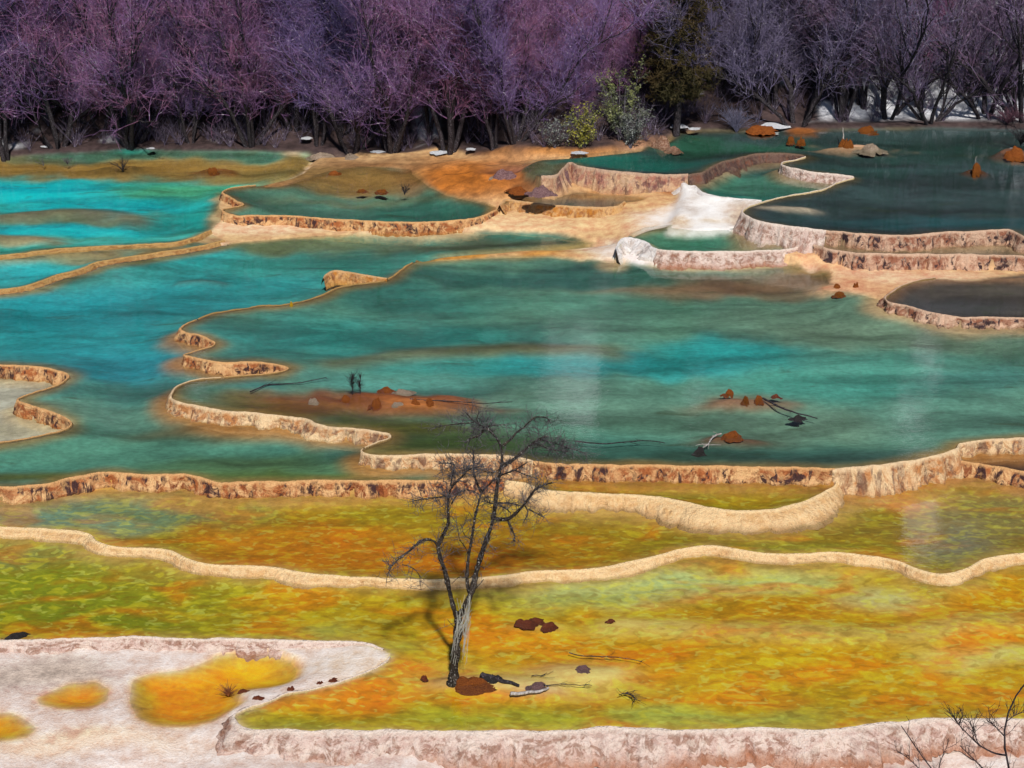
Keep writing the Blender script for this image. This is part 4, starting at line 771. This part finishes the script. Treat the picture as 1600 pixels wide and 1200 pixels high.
# ------------------------------------------------------------------ conifer and leafy shrubs at the forest edge
NEED = twigmat('conifer_needles', [(.055, .048, .020), (.09, .058, .024), (.042, .040, .018), (.15, .11, .05)])
def conifer(x, y, H, label):
    g = np.random.default_rng(12); e = empty('conifer', (x, y, height(x, y)-.05))
    T = np.zeros((1, 10, 3)); T[0, :, 2] = np.linspace(-.2, H, 10); T[0, :, 0] = .04*np.sin(np.arange(10)); mesh('trunk', *tubes(T, np.linspace(.12, .02, 10)[None], 8), BARK, e)
    bl = []
    for k in range(230):
        z = 1.25+(H-1.35)*(k/230)**1.0; rad = 1.3*(1-((z-1.25)/(H-1.0)))**.32*min(1, .55+(z-1.25)*.6)*g.uniform(.7, 1.1); a = k*2.4+g.uniform(-.3, .3); t = np.linspace(0, 1, 6)
        bl.append(np.stack([np.cos(a)*rad*t, np.sin(a)*rad*t, z-.25*t*rad+.22*t**2*rad], -1))
    BL = np.array(bl); mesh('branches', *tubes(BL, taper(len(BL), 6, .016, .005, g), 4), BARK, e)
    S1 = spawn(BL, 4200, (.15, .42), 4, .12, 1, .05, .7, .2, .25, g); S2 = spawn(S1, 22000, (.07, .15), 3, .05, 1, .1, .9, .05, .2, g)
    mesh('needles', *join([tubes(S1, taper(len(S1), 4, .012, .006, g)), tubes(S2, taper(len(S2), 3, .011, .005, g))]), NEED, e); tag(e, label, 'conifer')
conifer(CON[0], CON[1], 7.5, 'dark brown-green conifer rising above the leafy bushes at the forest edge')
def leaf_mat(name, a, b, c):
    m = N(name); n = m.noise(m.obj(), 7, 3, .6); n2 = m.noise(m.obj(), 2.0, 2, .5)
    return m.pbr(m.mix(m.ramp(n2, .4, .62), m.mix(m.ramp(n, .38, .62), a, b), c), .42, None, .5)
def leafy(u, back, w_, h_, n, mat, label, seed, z0=.0, ls=.075):
    g = np.random.default_rng(seed); x, y = shore(u, back); e = empty('leafy_shrub', (x, y, height(x, y)-.05))
    S = np.zeros((7, 7, 3))
    for k in range(7):
        a = g.uniform(0, 6.28); t = np.linspace(0, 1, 7); r = w_*.42*g.uniform(.3, 1); S[k] = np.stack([np.cos(a)*r*t**1.3, np.sin(a)*r*t**1.3, -.1+h_*t*g.uniform(.7, 1)], -1)+g.normal(size=(7, 3))*.03
    B = spawn(S, 90, (.2, .55), 5, .2, 1, .25, .8, .2, .2, g)
    mesh('stems', *join([tubes(S, taper(7, 7, .022, .007, g), 5), tubes(B, taper(90, 5, .008, .003, g), 3)]), BARKG, e)
    c = spawn(np.concatenate([B]), n, (.02, .12), 2, .15, 1, .3, .8, .1, .1, g)[:, 1]
    d = g.normal(size=(n, 3)); d[:, 2] = d[:, 2]*.5-.25; d /= np.linalg.norm(d, axis=1)[:, None]; r = g.normal(size=(n, 3)); sd = np.cross(d, r); sd /= np.linalg.norm(sd, axis=1)[:, None]; up = np.cross(sd, d)
    L = (ls*g.uniform(.6, 1.3, n))[:, None]
    V = np.stack([c, c+d*L*.5+sd*L*.2+up*L*.05, c+d*L, c+d*L*.5-sd*L*.2+up*L*.05, c+d*L*.5-up*L*.02], 1).reshape(-1, 3)
    i = np.arange(n)[:, None]*5; F = np.concatenate([i+np.array([[0, 1, 4]]), i+np.array([[1, 2, 4]]), i+np.array([[2, 3, 4]]), i+np.array([[3, 0, 4]])])
    mesh('leaves', V, F, mat, e, sm=False); tag(e, label, 'shrub'); return e
GLEAF = leaf_mat('dull_green_leaf', (.03, .036, .018), (.15, .17, .10), (.22, .24, .08)); YLEAF = leaf_mat('yellow_green_leaf', (.16, .15, .02), (.38, .34, .04), (.20, .22, .05)); SLEAF = leaf_mat('grey_green_leaf', (.05, .06, .05), (.30, .32, .30), (.14, .15, .10))
leafy(910, .35, 1.0, 1.35, 1500, YLEAF, 'low yellow-green leafy bush left of the conifer on the far bank', 1)
leafy(968, .55, 2.0, 2.1, 3000, GLEAF, 'tall dull-green leafy shrub between the yellow bush and the conifer', 2)
leafy(985, .1, 1.3, 1.3, 1700, SLEAF, 'low grey-green leafy shrub at the foot of the tall leafy shrub', 3)
leafy(866, .3, .7, .8, 500, SLEAF, 'small sparse leafy bush left of the yellow-green bush', 4)

# ------------------------------------------------------------------ undergrowth between the trunks
g_ = np.random.default_rng(44); ug = []
for k in range(800):
    x, y = shore(g_.uniform(-450, 1780), g_.uniform(.25, 7.0)); z = height(x, y); n = 10
    a = g_.uniform(0, 6.28, n); h = g_.uniform(.35, 1.3)*np.ones(n)*g_.uniform(.6, 1.1, n); t = np.linspace(0, 1, 5); r = h*g_.uniform(.2, 1.0, n)
    ug.append(np.stack([x+np.cos(a)[:, None]*r[:, None]*t**1.3, y+np.sin(a)[:, None]*r[:, None]*t**1.3, z-.05+h[:, None]*t], -1))
UG = np.concatenate(ug); U2 = UG[:, :, :]; k = g_.integers(0, len(UG), 16000); i = g_.integers(1, 4, 16000); p0_ = UG[k, i]
d = g_.normal(size=(16000, 3))+np.array([0, 0, .5]); d /= np.linalg.norm(d, axis=1)[:, None]; L = g_.uniform(.12, .4, 16000)[:, None]
U3 = np.stack([p0_, p0_+d*L*.5, p0_+d*L+g_.normal(size=(16000, 3))*.03], 1)
o = mesh('undergrowth', *join([tubes(UG, taper(len(UG), 5, .008, .003, g_)), tubes(U3, taper(16000, 3, .0045, .002, g_))]), twigmat('undergrowth', [(.12, .085, .125), (.18, .10, .14), (.13, .11, .17), (.42, .38, .44)]))
tag(o, 'dark tangled undergrowth between the trunks of the forest', kind='stuff')

# ------------------------------------------------------------------ small things on the pools and shores
def lumpmat(name, a, b, c=None, rough=.9, sc=14):
    m = N(name); n = m.noise(m.obj(), sc, 4, .65); n2 = m.noise(m.obj(), sc*3, 3, .6); cc = m.mix(m.ramp(n, .35, .62), a, b)
    if c is not None: cc = m.mix(m.ramp(n2, .56, .66), cc, c)
    return m.pbr(cc, rough, m.bump(m.math('ADD', n, n2), .9, .05), .2)
CM = dict(rust=lumpmat('rust_moss', lin((128,62,24)), lin((186,106,44)), lin((96,52,28))), orange=lumpmat('orange_moss', lin((120,62,22)), lin((168,98,36)), lin((84,48,24))), stone=lumpmat('red_stone', lin((96,44,30)), lin((150,74,46)), lin((190,130,100))), mauve=lumpmat('mauve_stone', lin((110,70,72)), lin((176,140,140)), lin((70,48,56))),
  pale=lumpmat('pale_stone', lin((150,126,104)), lin((206,186,166)), lin((110,76,50))), snow=lumpmat('snow', (.80, .82, .88), (.88, .90, .95), None, .6, 6), dark=lumpmat('dark_debris', (.02, .018, .018), (.06, .05, .05), (.16, .15, .15)), yellow=lumpmat('yellow_moss', lin((190,140,10)), lin((240,190,40))), rock=lumpmat('bank_rock', lin((130,84,60)), lin((186,150,128)), lin((90,54,44)), .9, 8))
ICO = {}
def lump_mesh(seed, peak=False):
    if (seed, peak) in ICO: return ICO[(seed, peak)]
    g = np.random.default_rng(seed+100); na, nr_ = 44, 16; th = np.arange(na)/na*2*np.pi; rr_ = np.linspace(0, 1, nr_)**.85
    T, Q = np.meshgrid(th, rr_); out = 1+.30*fbm(np.cos(T)*1.4+seed*5.3, np.sin(T)*1.4+9, seed, 3)*2
    X = np.cos(T)*Q*out; Y = np.sin(T)*Q*out
    h = np.full(X.shape, -.35)
    for k in range(1 if peak else g.integers(5, 9)):        # a cushion of several small hummocks
        a = g.uniform(0, 6.28); d = 0 if peak else g.uniform(0, .62); r = .95 if peak else g.uniform(.28, .52); cz = g.uniform(.45, 1.0) if not peak else 1.2
        h = np.maximum(h, cz*(1-((X-np.cos(a)*d)**2+(Y-np.sin(a)*d)**2)/r**2).clip(-.6, 1)*(1 if d < .3 else .75))
    h = h+.26*fbm(X*4+seed, Y*4, seed+1, 3)+.20*fbm(X*11+seed, Y*11, seed+2, 2)-.45*Q**4
    V = np.stack([X, Y, h], -1).reshape(-1, 3); idx = np.arange(na*nr_).reshape(nr_, na); nx_ = np.roll(idx, -1, 1)
    F = np.stack([idx[:-1], nx_[:-1], nx_[1:], idx[1:]], -1).reshape(-1, 4)
    F = np.stack([idx[:-1], idx[1:], nx_[1:], nx_[:-1]], -1).reshape(-1, 4)
    o = mesh('lump', V, F); me = o.data; bpy.data.objects.remove(o); ICO[(seed, peak)] = me; return me
def ground_at(u, v, z0):
    z = z0
    for _ in range(5):
        q = U(u, v, z); z = max(height(q[0], q[1]), z0)
    return U(u, v, z)
def lump(name, u, v, wpx, hpx, lev, mat, label, cat, group=None, seed=None, dep=.7, parent=None):
    q = ground_at(u, v, LV.get(lev, lev) if isinstance(lev, str) else lev); k = FPX/np.linalg.norm(q-np.array([0, 0, CAMH]))
    me = lump_mesh((seed if seed is not None else int(u*7+v)) % 9+9*(int(u) % 3), 'cone' in label).copy(); me.materials.append(CM[mat]); o = bpy.data.objects.new(name, me); COL.objects.link(o)
    a = wpx/2/k*(.8 if lev in ('up', 'p3') else 1.1); o.scale = (a, a*dep, hpx/k*(.2 if mat == 'snow' else .8)); o.location = (q[0], q[1], q[2]-.004); o.rotation_euler = (0, 0, ((u*13+v*7) % 60-30)/60)
    tag(o, label, cat, group); return o
lump('moss_mat', 738, 1066, 58, 9, 'p0', 'rust', 'rust brown moss mat at the foot of the lone dead tree', 'moss', seed=2)
lump('debris_clump', 770, 1061, 34, 10, 'p0', 'dark', 'black rotten wood clump on the rust moss right of the lone tree', 'debris', seed=3)
lump('flat_stone', 838, 1072, 34, 6, 'p0', 'mauve', 'mauve flat stone at the right end of the dark driftwood', 'stone', seed=4)
lump('flat_stone', 912, 1044, 24, 6, 'p0', 'mauve', 'small mauve stone on the pale shoal farther right of the lone tree', 'stone', seed=5)
lump('flat_stone', 820, 973, 34, 6, 'p0', 'stone', 'thin rust stone, left of the pair in the amber pool', 'stone', 'rust stones in the amber pool', 6)
lump('flat_stone', 841, 968, 22, 7, 'p0', 'stone', 'rust stone tip just behind the pair in the amber pool', 'stone', 'rust stones in the amber pool', 1)
lump('flat_stone', 858, 977, 27, 9, 'p0', 'stone', 'thick rust stone, right of the pair in the amber pool', 'stone', 'rust stones in the amber pool', 7)
lump('flat_stone', 953, 969, 13, 5, 'p0', 'stone', 'tiny rust stone alone at the start of the pale submerged bar', 'stone', 'rust stones in the amber pool', 8)
lump('flat_stone', 663, 1059, 11, 7, 'p0', 'stone', 'small rust pebble left of the foot of the lone tree', 'stone', None, 0)
for i, (u, v, w_, h_, lab) in enumerate([(383,1081,23,7,'rust stone right beside the dry grass tuft'), (402,1092,25,8,'rust stone on the sand spit below the one beside the grass tuft'), (455,1078,19,9,'rust stone at the right shore of the orange pond'), (500,1068,13,7,'small rust stone on the white spit, left of two'), (521,1063,20,6,'rust stone on the white spit near the amber pool, right of two')]):
    lump('flat_stone', u, v, w_, h_, -.16, 'stone', lab, 'stone', 'rust stones round the orange pond', i)
lump('log', 22, 995, 52, 9, 'p0', 'dark', 'dark sunken log lying at the left end of the foreground pool', 'log', None, 4, .35)
for i, (u, v, w_, h_, mt, lab) in enumerate([(538,624,30,10,'rust','rust moss hump at the left of the islet in the central pool'), (587,631,34,14,'rust','dome of rust moss in the middle of the islet'), (622,633,30,9,'pale','pale stone between the moss domes of the islet'), (648,631,26,12,'rust','dark rust moss clump, left of the close pair on the islet'), (672,631,34,14,'rust','rust moss clump at the right end of the islet'), (602,609,40,7,'rust','low red moss strip behind the domes of the islet'), (490,628,27,10,'pale','pale stone in the shallows left of the islet'), (628,612,46,6,'pale','pale flat stone at the back of the islet')]):
    lump('moss_clump' if mt == 'rust' else 'pale_stone', u, v, w_, h_, 'p3', mt, lab, 'moss' if mt == 'rust' else 'stone', 'moss and stones on the islet', i)
for i, (u, v, w_, h_, mt, lab) in enumerate([(1138,614,26,9,'rust','rust clump at the left of the debris right of the islet'), (1164,625,16,12,'orange','orange clump in the middle of the debris right of the islet'), (1186,624,20,12,'rust','rust clump with dark top, right in the debris of the central pool'), (1213,619,22,5,'stone','flat rust debris trailing at the right of the clumps'), (1248,652,34,5,'dark','dark waterlogged wood below the debris clumps'), (1146,680,46,9,'rust','rust debris heap in front of the debris clumps'), (1092,706,30,11,'dark','black waterlogged heap near the front of the central pool')]):
    lump('debris_clump', u, v, w_, h_, 'p3', mt, lab, 'debris', 'debris in the central pool', i)
for i, (u, v, w_, h_, lev, mt, lab) in enumerate([(1306,449,22,9,'p3','rust','rust clump on the cream spit at the back of the central pool'), (1312,459,26,8,'p3','orange','orange clump in front of the rust clump on the cream spit'), (1338,449,13,12,'p3','rust','pointed rust clump at the right on the cream spit'),
   (1322,229,36,20,'up','orange','bright orange moss mound in the middle of the uppermost pool'), (1362,232,62,10,'up','pale','long pale stone bar right of the orange mound in the uppermost pool'), (1525,268,22,14,'up','orange','small orange cone-shaped clump alone in the dark upper pool'), (1584,240,46,13,'up','rust','rust clump by the right edge of the uppermost pool'),
   (1236,219,18,11,'up','orange','orange clump, left of two below the far shore trees'), (1252,222,20,11,'up','orange','orange clump, right of two below the far shore trees'), (1190,201,62,8,'up','rust','long rust bank at the left of the far shore'), (1352,203,56,8,'up','orange','long orange tuft at the far shore right of the rust tuft'), 
   (333,267,17,8,'p7','orange','orange clump in the tan shallows at upper left'), (522,273,28,8,'p7','rust','rust patch on the mud flat behind the grey green pool'), (566,298,16,4,'p6','orange','tiny orange clump at the back of the grey green pool'), (597,299,22,5,'p6','orange','flat orange clump at the back of the grey green pool, right of the tiny one'), (455,477,14,8,'p3','yellow','yellow tuft on the faint ochre edge of the central pool'), (846,790,22,10,'p1','yellow','yellow moss tuft at the left foot of the broad cream rim'),
   (785,275,46,20,.9,'mauve','dark mauve rock on top of the orange mound'), (768,279,9,5,.9,'pale','white stone chip on the orange mound'), (806,296,34,7,.8,'rust','rust rock at the lower right of the orange mound'), (845,298,44,10,.8,'mauve','pinkish rubble between the orange mound and the fluted wall'), (1036,228,46,20,1.3,'rock','reddish bank rock beside the uppermost pool below the conifer'), (1052,234,26,8,1.3,'rock','low pale rock at the tip of the reddish bank'), (882,282,24,26,1.0,'mauve','buttress at the left end of the fluted wall, its shaded side put into dark purple colour'), (548,246,40,7,.45,'pale','long pale stone at the far left shore'), (500,243,46,9,.45,'pale','pale stone bar at the far left shore, left of the long one')]):  # the buttress's mauve carries the shade of its left-facing side
    lump('moss_clump' if mt in ('rust', 'orange', 'yellow') else 'rock', u, v, w_, h_, lev, mt, lab, 'moss' if mt in ('rust', 'orange', 'yellow') else 'rock', None, i)
for i, (u, v, w_, h_, lev, lab) in enumerate([(1582,233,26,8,'up','snow cap on the rust clump by the right edge'), (1205,194,50,6,1.36,'upper strip of snow on the rust bank of the far shore'), (1205,207,32,4,'up','lower snow strip at the water below the rust bank'), (688,237,30,9,.8,'snow patch among the trunks left of the orange mound'), (590,236,20,6,.6,'small snow patch among the trunks, farther left'), (480,215,18,6,.8,'snow patch deep among the trunks above the pale stone bar'), (735,232,16,6,1.0,'small snow patch right of the bigger one among the trunks'), (905,238,24,5,1.3,'snow scrap below the yellow-green bush'), (1062,196,26,9,1.5,'snow hump right of the conifer trunk'), (1085,200,18,6,1.5,'low snow hump further right of the conifer trunk'), (73,228,14,5,.6,'snow scrap among the leftmost trunks'), (235,231,12,4,.6,'snow scrap beside the wide multi-stemmed tree at left')]):
    lump('snow_patch', u, v, w_, h_, lev, 'snow', lab, 'snow', 'snow patches at the forest edge', i, .8)

def stick(name, pts, lev, r0, r1, mat, label, cat='branch', lift=.012, twigs=0, group=None, hs=None):
    q0 = ground_at(pts[0][0], pts[0][1], LV[lev]); P = U([p[0] for p in pts], [p[1] for p in pts], q0[2]+lift)
    if hs is not None: P[:, 2] += np.array(hs)
    L = np.r_[0, np.cumsum(np.linalg.norm(np.diff(P, axis=0), axis=1))]; n = max(6, len(pts)*4); s_ = np.linspace(0, L[-1], n); Q = np.stack([np.interp(s_, L, P[:, j]) for j in range(3)], -1)
    Q += RNG.normal(size=Q.shape)*np.array([.012, .012, .006]); Q[1:-1] = (Q[:-2]+2*Q[1:-1]+Q[2:])/4
    parts = [tubes((Q-Q[0])[None], np.linspace(r0, r1, n)[None], 6)]
    if twigs:
        A = spawn((Q-Q[0])[None], twigs, (.08, .3), 4, .1, 1, .03, .8, 0, .2, RNG); A[:, :, 2] = np.maximum(A[:, :, 2]*.4, -.02); parts.append(tubes(A, taper(twigs, 4, r1*.8, r1*.4), 6))
    o = mesh(name, *join(parts), mat, loc=tuple(Q[0])); tag(o, label, cat, group); return o
DRIFT = bark('driftwood', (.25, .22, .20), (.48, .44, .42), (.10, .08, .07))
stick('driftwood', [(752,1056),(775,1060),(805,1069),(812,1070)], 'p0', .05, .02, BARK, 'black driftwood log lying right of the lone tree', 'driftwood')
stick('driftwood', [(797,1084),(820,1083),(840,1080),(856,1076)], 'p0', .03, .018, DRIFT, 'grey driftwood piece in front of the mauve stone', 'driftwood')
stick('twig', [(850,1071),(880,1069),(905,1070),(926,1070)], 'p0', .007, .004, BARK, 'thin dark twig trailing right from the mauve stone', 'twig', twigs=5)
stick('twig', [(890,1020),(915,1025),(950,1026),(1005,1034)], 'p0', .008, .004, BARK, 'long thin twig lying on the shoal farther right', 'twig', twigs=8)
stick('twig', [(830,1055),(846,1056),(855,1052)], 'p0', .007, .004, BARK, 'short bent twig behind the black driftwood', 'twig', twigs=3)
stick('twig_tangle', [(965,1086),(975,1082),(988,1086),(992,1094)], 'p0', .007, .005, BARK, 'dark tangle of drowned twigs at right of the shoal', 'twig', twigs=26)
stick('sunken_branch', [(1192,622),(1215,634),(1245,646),(1278,654)], 'p3', .022, .010, BARK, 'dark sunken branch slanting right from the debris clumps', 'branch', -.02, 4)
stick('sunken_branch', [(1126,677),(1112,684),(1106,695),(1092,702)], 'p3', .02, .010, DRIFT, 'pale forked sunken branch left of the debris heap', 'branch', .0, 8)
stick('sunken_branch', [(640,624),(700,626),(760,630),(800,628)], 'p3', .014, .006, BARK, 'thin dark branch lying off the right end of the islet', 'branch', .0, 6)
stick('sunken_branch', [(390,612),(420,600),(470,598),(510,590)], 'p3', .014, .007, BARK, 'drowned branch in the bend left of the islet', 'branch', -.01, 8)
stick('sunken_branch', [(900,690),(950,694),(1000,688),(1040,692)], 'p3', .014, .007, BARK, 'drowned branch right of the top of the lone tree', 'branch', -.01, 8)
stick('twig', [(203,1048),(205,1040),(210,1038)], 'p5', .008, .005, BARK, 'tiny dark twig stuck in the white flats left of the orange pond', 'twig') if False else None
stick('leaning_stick', [(1525,268),(1524,262),(1523,258)], 'up', .008, .005, DRIFT, 'thin pale stick standing in the small orange cone', 'stick', hs=[0, .1, .25])
stick('stump', [(1318,226),(1317,220),(1316,214)], 'up', .03, .012, DRIFT, 'pale dead stump on the orange mound in the uppermost pool', 'stump', hs=[0, .12, .28])

def tuft(name, u, v, lev, hpx, n, mat, label, cat, spread=.9, rad=.006, seed=1, twig=1, lean=0.6):
    q = ground_at(u, v, LV[lev] if isinstance(lev, str) else lev); k = FPX/np.linalg.norm(q-np.array([0, 0, CAMH])); h = hpx/k; g = np.random.default_rng(seed)
    e = empty(name, tuple(q)); a = g.uniform(0, 6.28, n); P = np.zeros((n, 6, 3)); t = np.linspace(0, 1, 6)
    for i in range(n):
        r = h*spread*g.uniform(.1, 1); P[i] = np.stack([np.cos(a[i])*r*t**1.4, np.sin(a[i])*r*t**1.4, h*g.uniform(.5, 1)*t*(1-.25*lean*t)-.02], -1)
    mesh('stems', *tubes(P, taper(n, 6, rad, rad*.4, g), 4), mat, e)
    if twig: A = spawn(P, n*5*twig, (h*.15, h*.4), 4, .25, 1, .2, .8, 0, .25, g); mesh('twigs', *tubes(A, taper(len(A), 4, rad*.5, rad*.25, g)), mat, e)
    tag(e, label, cat); return e
DRY = bark('dry_grass', lin((104,58,40)), lin((168,110,70))); BLUE = bark('frosted_twigs', (.10, .10, .16), (.24, .23, .34))
tuft('dry_grass_tuft', 357, 1086, -.16, 24, 90, DRY, 'dry brown grass tuft in the orange pond of the foreground flats', 'grass tuft', .9, .004, 1, 0)
tuft('small_shrub', 192, 267, 'p7', 24, 14, BARK, 'low dark twiggy shrub standing in the tan shallows at upper left', 'shrub', 1.0, .009, 2)
tuft('small_shrub', 105, 256, 'p7', 14, 10, BARKG, 'small grey twiggy shrub at the far left shore', 'shrub', 1.3, .008, 3)
tuft('small_shrub', 68, 258, 'p7', 12, 8, BARKG, 'tiny twiggy shrub at the far left shore, left of the grey one', 'shrub', 1.2, .007, 6)
tuft('small_shrub', 632, 303, 'p6', 18, 10, BARK, 'small dark shrub at the back of the grey green pool', 'shrub', .5, .012, 4)
tuft('dead_sapling', 551, 614, 'p3', 44, 2, BARK, 'taller of two dead saplings standing on the islet', 'sapling', .06, .010, 5, 8, .1)
tuft('dead_sapling', 563, 614, 'p3', 34, 2, BARK, 'shorter of two dead saplings standing on the islet', 'sapling', .06, .009, 7, 8, .1)
tuft('brush', 1150, 206, 'up', 46, 40, BLUE, 'bluish frosted brush hanging over the uppermost pool left of the rust bank', 'brush', 1.0, .008, 8, 2)
tuft('brush', 1595, 226, 'up', 40, 26, BARK, 'dark brush at the right edge above the snow-capped clump', 'brush', .9, .010, 9, 2)
tuft('brush', 1575, 192, 1.5, 30, 40, bark('reddish_brush', (.07, .03, .045), (.17, .08, .11)), 'reddish brown brush under the rightmost trees of the far shore', 'brush', 1.6, .010, 10, 2)

for o in bpy.data.objects:
    if o.parent and o.type == 'MESH' and o.name.split('.')[0] in ('twigs', 'needles', 'leaves', 'beard_lichen', 'crown', 'stems', 'branches'): o['kind'] = 'stuff'
